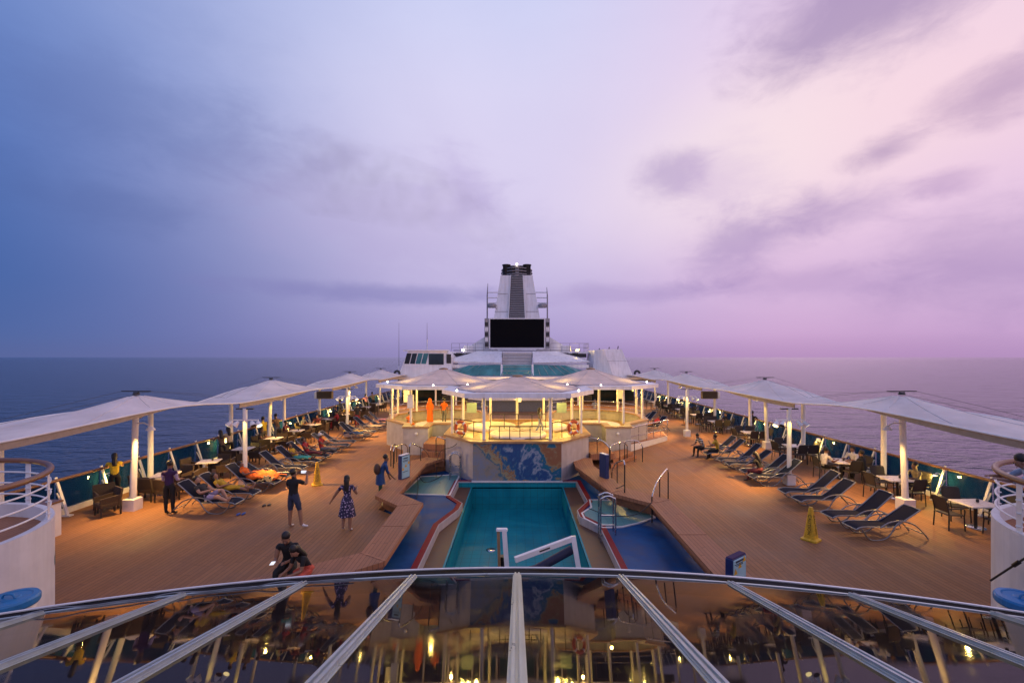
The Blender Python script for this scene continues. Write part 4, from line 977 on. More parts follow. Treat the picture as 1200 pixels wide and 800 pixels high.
# sun deck under the screen
ud = empty('upper_deckhouse', (0, 53, 3), 'white upper deckhouse with teal slanted glazing under the video screen', 'deckhouse')
MB().prism([(-7.9, 54), (8.6, 54), (8.6, 66), (-7.9, 66)], 5.62, 5.80).build('deck_slab', 'panel_white', ud)
MB().box((.35, 54.3, 5.35), (15.8, .4, .45)).build('painted_shade_strip', 'dark', ud)  # dark box paints in the shade under the deck slab
for s in (-1, 1):
    m = MB(); a = [(s*1.75, 52.6, 5.72), (s*4.6, 53.9, 5.72), (s*7.6, 53.9, 4.95), (s*8.2, 51.5, 4.55), (s*1.75, 50.4, 4.42)]
    m.slab(a if s > 0 else a[::-1], .15); m.build('roof_wing', 'panel_white', ud)
m = MB(); m.box((0, 52.2, 5.0), (3.4, .3, 1.5)); m.build('louver_recess', 'louver', ud)
m = MB()
for k in range(9): m.box((0, 51.95, 4.35 + k*.165), (3.3, .14, .06), 0, 0, .5)
m.build('louver', 'white', ud)
for s in (-1, 1):
    q = MB(); a = [(s*1.6, 49.9, 4.30), (s*1.6, 49.2, 3.15), (s*7.1, 49.6, 3.15), (s*5.2, 50.2, 4.22)]; q.slab(a if s > 0 else a[::-1], -.08); q.build('slanted_glazing', 'teal_glass', ud)
    q = MB(); a = [(s*5.2, 50.2, 4.22), (s*7.1, 49.6, 3.15), (s*9.0, 51, 3.15)]; q.slab(a if s > 0 else a[::-1], -.08); q.build('slanted_glazing', 'teal_glass', ud)
    for k in range(1, 6):
        u = k/6; p = V((s*(1.6+5.5*u), 49.17+.4*u, 3.15)); r = V((s*(1.6 + 3.6*u), 49.86 + .3*u, 4.26)); MB().beam(p, r, .09, .09).build('glazing_bar', 'louver', ud)
MB().slab([(-1.55, 49.85, 4.28), (-1.55, 49.2, 3.15), (1.55, 49.2, 3.15), (1.55, 49.85, 4.28)], -.08).build('front_glazing', 'teal_glass', ud)
for k in range(5): MB().beam((-1.55, 49.16 + .13*k, 3.25 + .22*k), (1.55, 49.16 + .13*k, 3.25 + .22*k), .05, .05).build('glazing_bar', 'teal_glass' if k % 2 else 'pipe_grey', ud)
MB().box((0, 52.4, 4.15), (16, 3.2, .35)).build('parapet', 'panel_white', ud)
for s in (-1, 1):
    MB().beam((s*1.7, 49.2, 3.15), (s*1.7, 49.9, 4.35), .18, .14, (0, 1, 0)).build('corner_post', 'white', ud)
    MB().box((s*6.2, 51.3, 4.05), (5.6, .06, .05)).build('trim_line', 'louver', ud)
    MB().tube([(s*2.2, 52.0, 5.95), (s*7.4, 53.0, 5.95)], .05, 6).build('pipe', 'pipe_grey', ud)
    for k in range(4): MB().box((s*(3.4 + k*1.15), 53.7, 5.55), (.7, .1, .22)).build('vent', 'dark', ud)
    MB().bbox((s*5.9, 55, 6.2), (1.1, .8, .75), .05).build('vent_box', 'panel_white', ud)
for k in range(6): MB().beam((-2.5 + k*1.0, 49.15, 3.17), (-2.5 + k*1.0, 49.16, 3.30), .06, .06, (0, 1, 0)).build('bracket', 'pipe_grey', ud)
for z, w_ in ((8.0, 3.5), (11.2, 3.0), (13.6, 2.65)):
    for s in (-1, 1): u = (z-6)/10.1; MB().box((s*(1.2+w_)/2*.98 + (.0 if s < 0 else -.06), 59.97+.9*u, z), (w_-1.35, .04, .04)).build('plate_seam', 'louver', fn)
# bar roof below
br = empty('bar_house', (0, 50, 0), 'long white roofed bar house with dim windows behind the whirlpool canopies', 'bar house')
MB().prism([(-9.4, 47.6), (9.6, 47.6), (10.4, 49.5), (10.4, 60), (-10.2, 60), (-10.2, 49.5)], 2.82, 3.10).build('roof', 'panel_white', br)
MB().box((0, 55, 1.4), (20, .3, 2.8)).build('wall', 'grey_cloth', br)
for k in range(-6, 7):
    f = MB().box((k*1.5, 54.83, 1.5), (1.35, .06, 2.0)).build('window', 'louver', br); MB().box((k*1.5, 54.79, 1.5), (1.2, .04, 1.85)).build('pane', 'teal_glass' if k % 3 else 'dark_glass', f)
for k in range(-4, 5): MB().tube([(k*2.2, 49.2, 0), (k*2.2, 49.2, 2.82)], .09, 8).build('column', 'white_wall', br)
bc = empty('bar_counter', (0, 44, 0), 'curved bar counter with pale top under the bar house roof', 'bar counter')
MB().prism([(-3.5, 43.2), (3.5, 43.2), (4.6, 44.4), (4.6, 45), (-4.6, 45), (-4.6, 44.4)], 0, 1.06).build('front', 'grey_cloth', bc); MB().prism([(-3.6, 43.0), (3.6, 43.0), (4.8, 44.3), (4.8, 45.2), (-4.8, 45.2), (-4.8, 44.3)], 1.06, 1.12).build('top', 'table_top', bc)
# bridge-like cabins either side
cb = empty('glazed_cabin', (-10.3, 50, 3), 'white cabin with four raked dark windows and one wide window, dark blue sea side', 'cabin')
Y = 50
m = MB(); pr = [(X(472, Y)-.6, 2.95), (X(473, Y)-.1, 4.35), (X(478, Y), 5.82), (X(523, Y), 5.82), (X(529, Y), 5.2), (X(529, Y), 2.95)]
m._add([(x, Y, z) for x, z in pr] + [(x, Y+6, z) for x, z in pr], [tuple(range(6)), tuple(range(6, 12))[::-1]] + [(i, i+6, (i+1) % 6+6, (i+1) % 6) for i in range(6)]); m.build('body', 'panel_white', cb)
for k in range(4):
    a0, a1 = X(473.8+6.6*k, Y), X(479.4+6.6*k, Y); q = MB().slab([(a0, Y-.03, 4.45), (a1, Y-.03, 4.42), (a1+.28, Y-.03, 5.58), (a0+.28, Y-.03, 5.58)], .04); q.build('window', ('black', 'dark_glass', 'teal_glass', 'teal_glass')[k], cb)
MB().box(((X(502.5, Y)+X(520, Y))/2, Y-.03, 4.95), (X(520, Y)-X(502.5, Y), .06, 1.2)).build('window', 'dark_glass', cb)
MB().box((X(520, Y)/2+X(478, Y)/2, Y+.5, 5.9), (4.9, 1.4, .12)).build('roof_edge', 'panel_white', cb)
MB().box((X(526, Y), Y-.04, 5.0), (.5, .08, 1.0)).build('vent', 'dark', cb)
cb = empty('side_block', (10.6, 50, 3), 'blank white faceted deckhouse block with slanted sides, pink sea side', 'deckhouse block')
m = MB(); xs = [X(v, Y) for v in (696, 713, 737, 744)]
vs = [(xs[0], Y+1.0, 2.95), (xs[1]+.5, Y-.4, 2.95), (xs[3], Y+.6, 2.95), (xs[3], Y+6, 2.95), (xs[0], Y+6, 2.95), (xs[0]+.25, Y+1.0, 5.95), (xs[1]-.5, Y+.1, 6.05), (xs[2]-.6, Y+.8, 6.05), (xs[2]-.6, Y+6, 6.05), (xs[0]+.25, Y+6, 5.95)]
m._add(vs, [(0,1,6,5), (1,2,7,6), (2,3,8,7), (3,4,9,8), (4,0,5,9), (5,6,7,8,9)]); m.build('body', 'panel_white', cb)
MB().box((xs[1]+1.0, Y-.28, 4.75), (2.4, .02, .03), .05).build('seam', 'louver', cb)
m = MB()
for x, z in ((xs[0]+.7, 6.05), (xs[1]+.2, 6.2), (xs[1]+1.2, 6.3)): m.tube([(x, Y+1, 5.8), (x+.1, Y+1, z+.1)], .05, 6)
m.build('aerial', 'dark', cb)
for s, xa, xb, lb in ((-1, -14.3, -8.3, 'dark blue'), (1, 8.3, 14.5, 'pink')):
    e = empty('bridge_wing', ((xa+xb)/2, 50, 2.6), 'white overhanging wing deck with dark underside, %s sea side' % lb, 'wing deck')
    MB().prism([(xa, 49.4), (xb, 48.8), (xb, 58), (xa, 58)], 2.75, 2.98).build('slab', 'panel_white', e)
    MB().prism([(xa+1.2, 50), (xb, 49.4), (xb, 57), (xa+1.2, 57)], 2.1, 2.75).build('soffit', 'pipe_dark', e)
    MB().box(((xa+xb)/2, 54.2, 1.05), (xb-xa-1.2, .2, 2.1)).build('screen_wall', 'dark_glass', e)
    e2 = empty('fender_ring', (s*12.9, 49.2, 3.5), 'small dark ring fender on the wing deck, %s sea side' % lb, 'fender')
    MB().tube([(s*12.95 + .26*math.cos(2*PI*k/18), 49.1, 3.42 + .26*math.sin(2*PI*k/18)) for k in range(18)], .12, 8, closed=True).build('tyre', 'dark', e2); MB().tube([(s*12.95, 49.15, 2.98), (s*12.95, 49.15, 3.2)], .04, 6).build('stem', 'dark', e2)
fence_run('thin white railing along the sun deck, dark blue sea side', [(-7.8, 54.1), (-4, 54.1)], 5.8, (.5, 1.0), 1.0, 'pipe_grey', 'sundeck_rail')
fence_run('thin white railing along the sun deck, pink sea side', [(4, 54.1), (8.5, 54.1), (8.5, 58)], 5.8, (.5, 1.0), 1.0, 'pipe_grey', 'sundeck_rail')
for s in (-1, 1):
    e = empty('funnel_fin', (s*4.6, 57, 6), 'white sloping fin bracing the funnel, %s sea side' % ('dark blue' if s < 0 else 'pink'), 'fin')
    q = MB(); a = [(s*3.2, 57, 5.81), (s*6.7, 57, 5.81), (s*6.6, 57, 6.05), (s*3.6, 57, 7.9), (s*3.2, 57, 8.0)]; q.slab(a if s < 0 else a[::-1], .4); q.build('plate', 'panel_white', e)
    MB().beam((s*3.6, 56.95, 7.92), (s*6.65, 56.95, 6.08), .12, .08).build('edge', 'white', e)
for px, lb, t_ in ((467.5, 'tall whip aerial standing farther out from the cabin', 378), (500.5, 'tall whip aerial standing over the cabin roof', 378)):
    x = X(px, 50.5); e = empty('whip_aerial', (x, 50.5, 3), lb, 'aerial'); z0 = 2.98 if px < 480 else 5.9
    MB().tube([(x, 50.5, z0), (x, 50.5, z0+1.2)], .06, 6).build('base', 'white', e); MB().tube([(x, 50.5, z0+1.2), (x, 50.5, Z(t_, 50.5))], [.03, .012], 6).build('whip', 'pipe_grey', e)
for x, y, z, sx, lb in ((-6.5, 54.6, 6.0, .3, 'bright lamp at the sun deck rail by the screen, dark blue sea side'), (7.3, 55, 5.98, .4, 'warm lamp under the sun deck rail, pink sea side')):
    e = empty('deck_floodlight', (x, y, z), lb, 'floodlight'); MB().bbox((x, y, z), (sx, .3, .18), .03).build('lens', 'bulb_white' if x < 0 else 'lamp_glass', e); MB().box((x, y+.2, z), (sx+.1, .1, .26)).build('housing', 'white', e)
# smoke
m = MB(); pts = smooth([(0, 63, 18), (-2.6, 64, 22), (-9, 67, 27), (-19, 71, 31), (-34, 76, 36)], 5); m.tube(pts, [.9 + .32*i for i in range(len(pts))], 14)
kind(m.build('smoke', 'smoke_volume'), 'stuff')
# ------------------------------------------------------------------ furniture
def make_lounger(label, loc, rz, f=1.0):
    e = empty('sun_lounger', (0, 0, 0), label, 'sun lounger', 'navy mesh sun loungers'); W = .265
    seat = smooth([(.98, 0, .30), (.80, 0, .37), (.3, 0, .36), (-.12, 0, .345)], 5); back = smooth([(-.12, 0, .345), (-.36, 0, .345 + .175*f), (-.64, 0, .345 + .415*f), (-.92, 0, .345 + .655*f)], 4)
    def strip(path, th):
        m = MB(); vs = []; n = len(path)
        for i, p in enumerate(path):
            for y, z in ((-W+.02, th), (W-.02, th), (W-.02, 0), (-W+.02, 0)): vs.append((p.x, y, p.z + z - .012*(1 - (2*i/(n-1)-1)**2)))
        fs = [(i*4+j, (i+1)*4+j, (i+1)*4+(j+1) % 4, i*4+(j+1) % 4) for i in range(n-1) for j in range(4)] + [(0, 1, 2, 3), tuple(4*(n-1)+j for j in (3, 2, 1, 0))]
        return m._add(vs, fs, False)
    strip(seat, .022).build('seat_sling', 'navy_mesh', e); strip(back, .022).build('back_sling', 'navy_mesh', e)
    m = MB()
    for y in (-W, W): m.tube([p + V((0, y, .01)) for p in seat], .02, 8)
    m.tube([(.98, -W, .31), (.98, W, .31)], .02, 8); m.build('seat_frame', 'alu', e)
    m = MB()
    m.tube([p + V((0, -W, .01)) for p in back] + [back[-1] + V((-.02, 0, .015))] + [p + V((0, W, .01)) for p in back[::-1]], .02, 8); m.build('back_frame', 'alu', e)
    for y in (-W-.035, W+.035):
        MB().tube(smooth([(.86, y, .34), (.70, y, .12), (.55, y, .022), (.25, y, .022), (.05, y, .12), (-.10, y, .33)], 4), .019, 8).build('leg', 'alu', e)
        MB().tube(smooth([(-.10, y, .33), (-.25, y, .50), (-.45, y, .52), (-.75, y, .40), (-1.0, y, .16), (-1.12, y, .022)], 4), .019, 8).build('leg', 'alu', e)
        MB().tube(smooth([(.30, y, .36), (.05, y, .50), (-.25, y, .55), (-.45, y, .53)], 4), .019, 8).build('armrest', 'alu', e)
    m = MB(); m.tube([(-1.0, -W-.03, .16), (-1.0, W+.03, .16)], .016, 6); m.build('crossbar', 'alu', e); MB().tube([(-.62, -W, .45), (-.62, W, .45)], .016, 6).build('crossbar', 'alu', e)
    e.location = loc; e.rotation_euler = (0, 0, rz); return e
LPROTO = {}
def lounger(x, y, rz, label):
    f = (1.0, .9, 1.08, .72)[LN[0] % 4] if 'empty' in label or 'frame' in label else 1.0
    LN[0] += 1
    if f not in LPROTO: LPROTO[f] = make_lounger(label, (x, y, 0), rz, f); return LPROTO[f]
    return dup(LPROTO[f], (x, y, 0), rz, label)
LN = [0]
ordn = ['first', 'second', 'third', 'fourth', 'fifth', 'sixth', 'seventh', 'eighth', 'ninth', 'tenth', 'eleventh', 'twelfth', 'thirteenth', 'fourteenth', 'fifteenth', 'sixteenth']
LY = [15.35, 16.35, 17.75, 18.75, 20.1, 21.3, 22.35, 23.3, 25.0, 26.1, 28.6, 29.6, 31.6, 33.0, 34.4]
LR = [13.2, 14.1, 15.65, 16.5, 18.55, 19.45, 20.75, 21.6, 23.1, 24.0, 31.8, 34.2, 35.2]
rr = random.Random(3)
occL = {0: 'under person in lavender shorts', 1: 'under person in yellow', 2: 'draped with orange cloth', 3: 'empty beside orange cloth', 4: 'empty behind the orange cloth', 5: 'under person in teal', 6: 'under dark haired person in red', 7: 'under person with white cap'}
for i, y in enumerate(LY):
    st_ = occL.get(i, 'with pale frame')
    lounger(-10.32 + rr.uniform(-.05, .05)*(1 if i < 8 else 4), y, rr.uniform(-.05, .05)*(1 if i < 8 else 3.5), 'navy lounger %s, %s from the dome, dark blue sea side' % (st_, ordn[i]))
occR = {4: 'under woman in black top', 8: 'where two men sit', 10: 'under person lying in red'}
for i, y in enumerate(LR):
    lounger(10.55 + rr.uniform(-.05, .05) + (0 if i < 10 else -1.0), y, PI + rr.uniform(-.06, .06) + (0 if i < 10 else .3), 'navy lounger %s, %s from the dome, pink sea side' % (occR.get(i, 'standing empty'), ordn[i]))
def make_table(label, loc, rz, round_=False, sx=.78, sy=.78, name='table', group='white topped tables'):
    e = empty(name, (0, 0, 0), label, 'table', group)
    if round_: MB().lathe([(.02, .70), (.55, .70), (.58, .72), (.58, .735), (.56, .75), (.02, .75)], (0, 0, 0), 32).build('table_top', 'table_top', e)
    else: MB().bbox((0, 0, .733), (sx, sy, .035), .02).build('table_top', 'table_top', e)
    MB().tube([(0, 0, .03), (0, 0, .716)], .045, 10).build('pedestal', 'chair_metal', e)
    MB().lathe([(.25, .0), (.26, .012), (.20, .025), (.05, .04)], (0, 0, 0), 20).build('base', 'steel', e)
    MB().lathe([(.035, .751), (.04, .76), (.04, .83), (.02, .85)], (.12, .05, 0), 10).build('centrepiece', 'dark', e)
    e.location = loc; e.rotation_euler = (0, 0, rz); return e
def make_wicker(label, loc, rz):
    e = empty('wicker_armchair', (0, 0, 0), label, 'armchair', 'brown wicker armchairs')
    MB().bbox((0, 0, .38), (.56, .54, .14), .03).build('seat', 'wicker', e)
    m = MB(); m.slab([(-.29, -.25, .34), (.29, -.25, .34), (.29, -.33, .84), (-.29, -.33, .84)], .06); m.build('backrest', 'wicker', e)
    for s in (-1, 1):
        m = MB(); m.slab([(s*.27, -.26, .34), (s*.27, .27, .34), (s*.28, .27, .60), (s*.29, -.30, .66)][::s], .05); m.build('arm', 'wicker', e)
        for y in (-.26, .24): MB().beam((s*.26, y, 0), (s*.25, y*.98, .34), .04, .04).build('leg', 'chair_metal', e)
    e.location = loc; e.rotation_euler = (0, 0, rz); return e
def make_chair(label, loc, rz):
    e = empty('dining_chair', (0, 0, 0), label, 'chair', 'dark mesh dining chairs')
    MB().bbox((0, 0, .45), (.48, .46, .03), .02).build('seat', 'chair_mesh', e)
    MB().slab([(-.23, -.22, .52), (.23, -.22, .52), (.22, -.33, .94), (-.22, -.33, .94)], .02).build('backrest', 'chair_mesh', e)
    m = MB(); m.tube(smooth([(-.24, -.22, .44), (-.235, -.28, .75), (-.22, -.335, .95), (0, -.34, .955), (.22, -.335, .95), (.235, -.28, .75), (.24, -.22, .44)], 3), .016, 6); m.build('back_frame', 'chair_metal', e)
    for s in (-1, 1):
        for y in (-.23, .21): MB().tube([(s*.26, y*1.08, 0), (s*.245, y, .44)], .019, 6).build('leg', 'chair_metal', e)
        MB().tube(smooth([(s*.25, .21, .44), (s*.265, .20, .64), (s*.265, .0, .66), (s*.24, -.27, .65)], 3), .018, 6).build('armrest', 'chair_metal', e)
    e.location = loc; e.rotation_euler = (0, 0, rz); return e
TP = {}; 
def place(key, maker, loc, rz, label, **k):
    if key not in TP: TP[key] = maker(label, loc, rz, **k); return TP[key]
    return dup(TP[key], loc, rz, label)
TL = [(-13.35, 17.3, .35), (-13.2, 19.5, .3), (-13.35, 22.2, .1), (-13.4, 25.0, .1), (-13.4, 27.6, .15), (-13.5, 30.1, 0), (-13.6, 32.7, .1), (-13.5, 35.4, .1), (-13.5, 38, 0), (-13.5, 40.6, .1), (-13.6, 43.5, 0)]
TR = [(14.0, 13.9, .05), (13.95, 16.7, -.1), (13.9, 19.5, 0), (14.0, 22.9, -.1), (13.9, 27.0, 0), (13.85, 31.6, 0), (14.0, 35.2, 0), (14.1, 38.9, 0), (14.1, 42, 0), (13.8, 45, 0)]
# chairs: offsets from the table (dx towards the rail positive when sea), facing the table
SIDES = {'poolward': (-1, 0), 'seaward': (1, 0), 'near': (0, -1), 'far': (0, 1)}
for i, (x, y, a) in enumerate(TL):
    place('tl', make_table, (x, y, 0), a, 'square white topped table, %s from the dome by the dark blue sea rail' % ordn[i], sx=.8, sy=.8)
    for sd in (('poolward', 'seaward', 'near', 'far') if i < 9 else ('poolward', 'near')):
        dx, dy = SIDES[sd]; dx = -dx; d = .72
        if i == 0 and sd == 'seaward': continue
        px, py = x + dx*d + rr.uniform(-.06, .06), y + dy*d + rr.uniform(-.06, .06)
        place('wk', make_wicker, (px, py, 0), math.atan2(y-py, x-px) - PI/2 + rr.uniform(-.25, .25), 'wicker armchair at the %s edge of the %s table along the dark blue sea' % (sd, ordn[i]))
for x, y, a, lb in ((-14.0, 15.5, -2.2, 'brown wicker armchair facing away, nearest the dome behind the woman in yellow'), (-13.5, 15.0, 2.6, 'brown wicker armchair turned to its twin near the leaning white post'), (-12.6, 16.4, -.3, 'brown wicker armchair between the waiter and the leaning white post'), (-14.0, 17.0, -1.4, 'brown wicker armchair against the windscreen behind the leaning white post')):
    place('wk', make_wicker, (x, y, 0), a, lb)
for i, (x, y, a) in enumerate(TR):
    if i == 2: place('tround', make_table, (x, y, 0), a, 'round white topped table with four people by the pink sea rail', round_=True)
    else: place('tr', make_table, (x, y, 0), a, 'oblong white topped table, %s from the dome by the pink sea rail' % ordn[i], sx=1.0, sy=.8)
    for sd in (('poolward', 'seaward', 'near', 'far') if i < 8 else ('poolward', 'near')):
        dx, dy = SIDES[sd]; d = .82 if dx else .70
        k = 2 if (not dx and i > 2) else 1
        for q in range(k):
            px, py = x + dx*d + rr.uniform(-.06, .06) + (0 if k == 1 else (q-.5)*.56), y + dy*d + rr.uniform(-.06, .06)
            place('ch', make_chair, (px, py, 0), math.atan2(y-py, x-px) - PI/2 + rr.uniform(-.2, .2) if k == 1 else (0 if dy < 0 else PI) + rr.uniform(-.15, .15),
                  'dark chair at the %s edge%s of the %s table along the pink sea' % (sd, '' if k == 1 else (' poolward end', ' seaward end')[q], ordn[i]))
# wet floor cones
def cone(x, y, rz, label):
    e = empty('caution_cone', (x, y, 0), label, 'cone', 'yellow caution cones')
    R_ = Matrix.Rotation(rz, 3, 'Z'); m = MB()
    def sq(r, z, c): return [R_ @ V(p) + V((x, y, 0)) for p in ((r-c, r, z), (r, r-c, z), (r, -r+c, z), (r-c, -r, z), (-r+c, -r, z), (-r, -r+c, z), (-r, r-c, z), (-r+c, r, z))]
    lv = [sq(.21, 0, .05), sq(.21, .04, .05), sq(.15, .07, .04), sq(.05, .88, .015), sq(.04, .93, .015)]
    vs = [p for l in lv for p in l]; fs = [(k*8+(i+1) % 8, k*8+i, (k+1)*8+i, (k+1)*8+(i+1) % 8) for k in range(4) for i in range(8)] + [tuple(range(32, 40))[::-1]]
    m._add(vs, fs); m.build('body', 'cone_yellow', e)
    for side in range(4):
        cu = bpy.data.curves.new('lettering', 'FONT'); cu.body = 'CAUTION'; cu.size = .115; cu.extrude = .002; cu.align_x = 'CENTER'; cu.align_y = 'CENTER'; cu.space_character = 1.1
        o = bpy.data.objects.new('lettering', cu); COL.objects.link(o)
        bpy.context.view_layer.update(); me = bpy.data.meshes.new_from_object(o.evaluated_get(bpy.context.evaluated_depsgraph_get())); bpy.data.objects.remove(o)
        me.materials.clear(); me.materials.append(M['black']); o = bpy.data.objects.new('lettering', me); COL.objects.link(o)
        z = .45; r = .15 - .10*(z-.07)/.81 + .004; tilt = math.atan(.10/.81)
        Mx = Matrix.Translation(V((0, 0, z))) @ Matrix.Rotation(rz + side*PI/2, 4, 'Z') @ Matrix.Translation(V((0, -r, 0))) @ Matrix.Rotation(PI/2 - tilt, 4, 'X') @ Matrix.Rotation(-PI/2, 4, 'Z')
        me.transform(Mx); o.parent = e
cone(-8.13, 18.5, .5, 'yellow caution cone standing near the loungers with the orange cloth')
cone(8.36, 12.95, .6, 'yellow caution cone standing alone in front of the nearest loungers')
# shoes and bundles
for x, y, c, lb in ((-8.75, 15.9, 'dark', 'dark pair of shoes on the deck at the foot of the lounger with yellow person'), (-9.1, 15.0, 'slipper_blue', 'blue pair of slippers on the deck by the nearest lounger')):
    e = empty('footwear', (x, y, 0), lb, 'shoes')
    for d in (-.07, .07): MB().ball((x + d, y + d*.4, .03), .1, 10, (.45, 1.2, .35)).build('shoe', c, e)
def cloth(label, x, y, z, sx, sy, h, m_, seed, name='towel'):
    r2 = random.Random(seed); m = MB(); n = 22; vs = []; ph = [r2.uniform(0, 6) for _ in range(6)]
    for j in range(n+1):
        for i in range(n+1):
            u, v = i/n*2-1, j/n*2-1; d = max(0, 1-(u*u+v*v)**.75*.72)
            zz = h*d*(.75 + .25*math.sin(4*u+ph[0])*math.cos(3*v+ph[1])) + .03*math.sin(9*u+5*v+ph[2])*(.4+d)
            vs.append((x + sx*u*(1+.12*math.sin(5*v+ph[3])), y + sy*v*(1+.1*math.sin(5*u+ph[4])), z + max(.0, zz)))
    m._add(vs, [(j*(n+1)+i, j*(n+1)+i+1, (j+1)*(n+1)+i+1, (j+1)*(n+1)+i) for j in range(n) for i in range(n)], True)
    o = m.build(name, m_); sl = o.modifiers.new('s', 'SOLIDIFY'); sl.thickness = .02; tag(o, label, name); return o
cloth('patterned cream bag bundle at the foot of the orange draped lounger', -9.75, 17.7, .40, .28, .24, .26, 'khaki', 5, 'bundle')
cloth('yellow towel heaped on a lounger behind the farther mast, dark blue sea side', -10.6, 29.4, .42, .55, .3, .12, 'mustard', 6)
cloth('pale cream towel spread on a far lounger, dark blue sea side', -10.2, 31.6, .42, .7, .28, .08, 'cream_cloth', 8)
cloth('green and white towel over a lounger behind the ramp enclosure', 9.4, 35.2, .42, .6, .28, .10, 'green_panel', 9)
cloth('pink towel crumpled on a far lounger, dark blue sea side', -10.1, 34.4, .42, .5, .28, .16, 'pink', 12)
cloth('deep blue towel laid over a far lounger, dark blue sea side', -10.3, 28.6, .42, .6, .28, .10, 'blue_cloth', 15)
# ------------------------------------------------------------------ everyone on deck
H90 = PI/2
# near the dome
o, J = stand('man in black t-shirt and denim shorts filming with a raised phone', (-6.83, 13.9, 0), -.25, h=1.74, aL=((.15, .25, -1), (-.05, .85, .55)), aR=((.25, .75, -.45), (-.30, .45, 1)), shirt='black_cloth', bottom='denim', leg=.95, sleeve=.6, skin='skin_a', shoe='white_cloth',
      lL=((.03, .0, -1), (.02, -.06, -1)), lR=((.20, .14, -1), (.22, -.10, -1)), fR=(.9, .6, 0), hp=-4, detail=True, loose=1.08)
q = J['paR']
tag(MB().bbox((q.x-.13, q.y+.06, q.z+.03), (.17, .012, .085), .006).build('phone', 'phone_screen'), 'glowing phone held up by the man in black t-shirt', 'phone')
stand('woman in a flowered lilac dress walking with one arm swung out', (-5.1, 13.65, 0), .1, h=1.62, aL=((.62, .05, -.8), (.55, .1, -.85)), aR=((.35, .2, -.8), (-.2, .95, .45)), shirt='flower_cloth', bottom='flower_cloth', leg=.2, sleeve=.45, skin='skin_a', shoe='white_cloth',
      lL=((.04, .25, -1), (.04, -.35, -1)), lR=((.02, -.08, -1), (.0, -.16, -1)), hair='long', skirt=('flower_cloth', .50, .10), fem=True, detail=True)
stand('person in long blue and green dress bending forward with a brown bag', (-4.98, 16.55, 0), -1.2, h=1.64, lean=24, aL=((.05, .25, -1), (.0, .35, -1)), aR=((.05, .3, -1), (0, .7, -.8)), shirt='blue_cloth', bottom='green_cloth', leg=2, sleeve=1.25, skin='skin_b', hair='short', skirt=('blue_cloth', .34, .05), fem=True, hp=-10)
tag(MB().ball((-5.06, 16.44, 1.15), .17, 12, (.7, .9, 1.2)).build('backpack', 'bag'), 'brown bag on the back of the bending person', 'bag')
o, J = sit('person in sleeveless black top seated on the timber bench looking at a phone', (-5.05, 10.1, 0), PI+.15, zp=.66, h=1.7, lean=14, hp=26, shirt='black_cloth', bottom='black_cloth', sleeve=.05, aL=((.10, .30, -.95), (-.65, 1, .05)), aR=((.12, .25, -.95), (-.35, 1, .12)), hair='short', detail=True)
q = J['paR']; tag(MB().bbox((q.x-.03, q.y-.08, q.z+.035), (.08, .15, .012), .004, .2).build('phone', 'phone_screen'), 'phone in the hand of the seated person in black', 'phone')
sit('long haired person in coral clothes crouched on the bench beside the person in black', (-4.56, 9.95, 0), PI-.5, zp=.60, h=1.55, lean=34, hp=20, shirt='black_cloth', bottom='coral', sleeve=.6, hair='long', fem=True, skirt=('coral', .30, .06))
stand('waiter in purple waistcoat and black trousers carrying a tray', (-11.5, 15.05, 0), .1, h=1.72, shirt='lilac', torso='purple', bottom='black_cloth', sleeve=1.28, skin='skin_b', aL=((.12, .1, -1), (-.1, .9, -.2)), aR=((.15, .1, -1), (-.05, 1, -.1)), hp=10, lL=((.02, 0, -1), (0, 0, -1)), lR=((.02, 0, -1), (0, 0, -1)), detail=True)
rail_lean('woman in bright yellow sleeveless top leaning on the rail by the dark blue sea', (-14.55, 16.45, 0), .75, h=1.68, shirt='yellow', bottom='black_cloth', sleeve=.0, hair='long', fem=True, aL=((.35, .6, -.6), (-.2, 1, .1)), lean=16, detail=True)
rail_lean('person in brown top and dark trousers, nearer of the couple leaning on the rail', (-14.35, 22.15, 0), 1.0, h=1.62, shirt='brown_cloth', bottom='black_cloth', hair='long', fem=True)
rail_lean('person in pale vest with dark plait, farther of the couple leaning on the rail', (-14.35, 22.75, 0), 1.0, h=1.68, shirt='cream_cloth', bottom='black_cloth', hair='long', fem=True)
rail_lean('man in yellow shirt and khaki trousers leaning on the rail', (-14.45, 26.0, 0), 1.1, h=1.75, shirt='yellow', bottom='khaki', hair='short', lean=12)
rail_lean('man in brown shirt leaning on the rail beside the yellow shirted man', (-14.45, 27.4, 0), 1.1, h=1.75, shirt='brown_cloth', bottom='grey_cloth', hair='short', lean=14)
# on the loungers over the dark blue side (facing +X)
FX = -H90
recline('person in black t-shirt and lavender shorts propped on the nearest lounger', (-10.42, 15.35, 0), FX, h=1.72, shirt='charcoal', bottom='lilac', leg=.75, skin='skin_c', lL=((.10, 1, .55), (.0, .55, -1)), lR=((.15, 1, .1), (.2, .9, -.25)), shoe='skin_c', lean=-42, detail=True)
recline('person in mustard yellow lying back on the second lounger', (-10.4, 16.35, 0), FX, h=1.65, shirt='mustard', bottom='mustard', leg=1.4, skin='skin_a', shoe='skin_a', lean=-58, fem=True, hair='long')
recline('person wrapped in orange and cream lying on the third lounger', (-10.4, 17.75, 0), FX, h=1.62, shirt='orange', bottom='orange', leg=1.8, skin='skin_b', lean=-45, fem=True)
cloth('bright orange cloth draped over the person on the third lounger', -10.05, 18.1, .42, .62, .42, .42, 'orange', 3, 'sarong')
recline('person in mustard top and teal trousers on the sixth lounger', (-10.35, 21.3, 0), FX, h=1.6, shirt='mustard', bottom='teal_cloth', leg=1.8, skin='skin_b', lean=-35, fem=True)
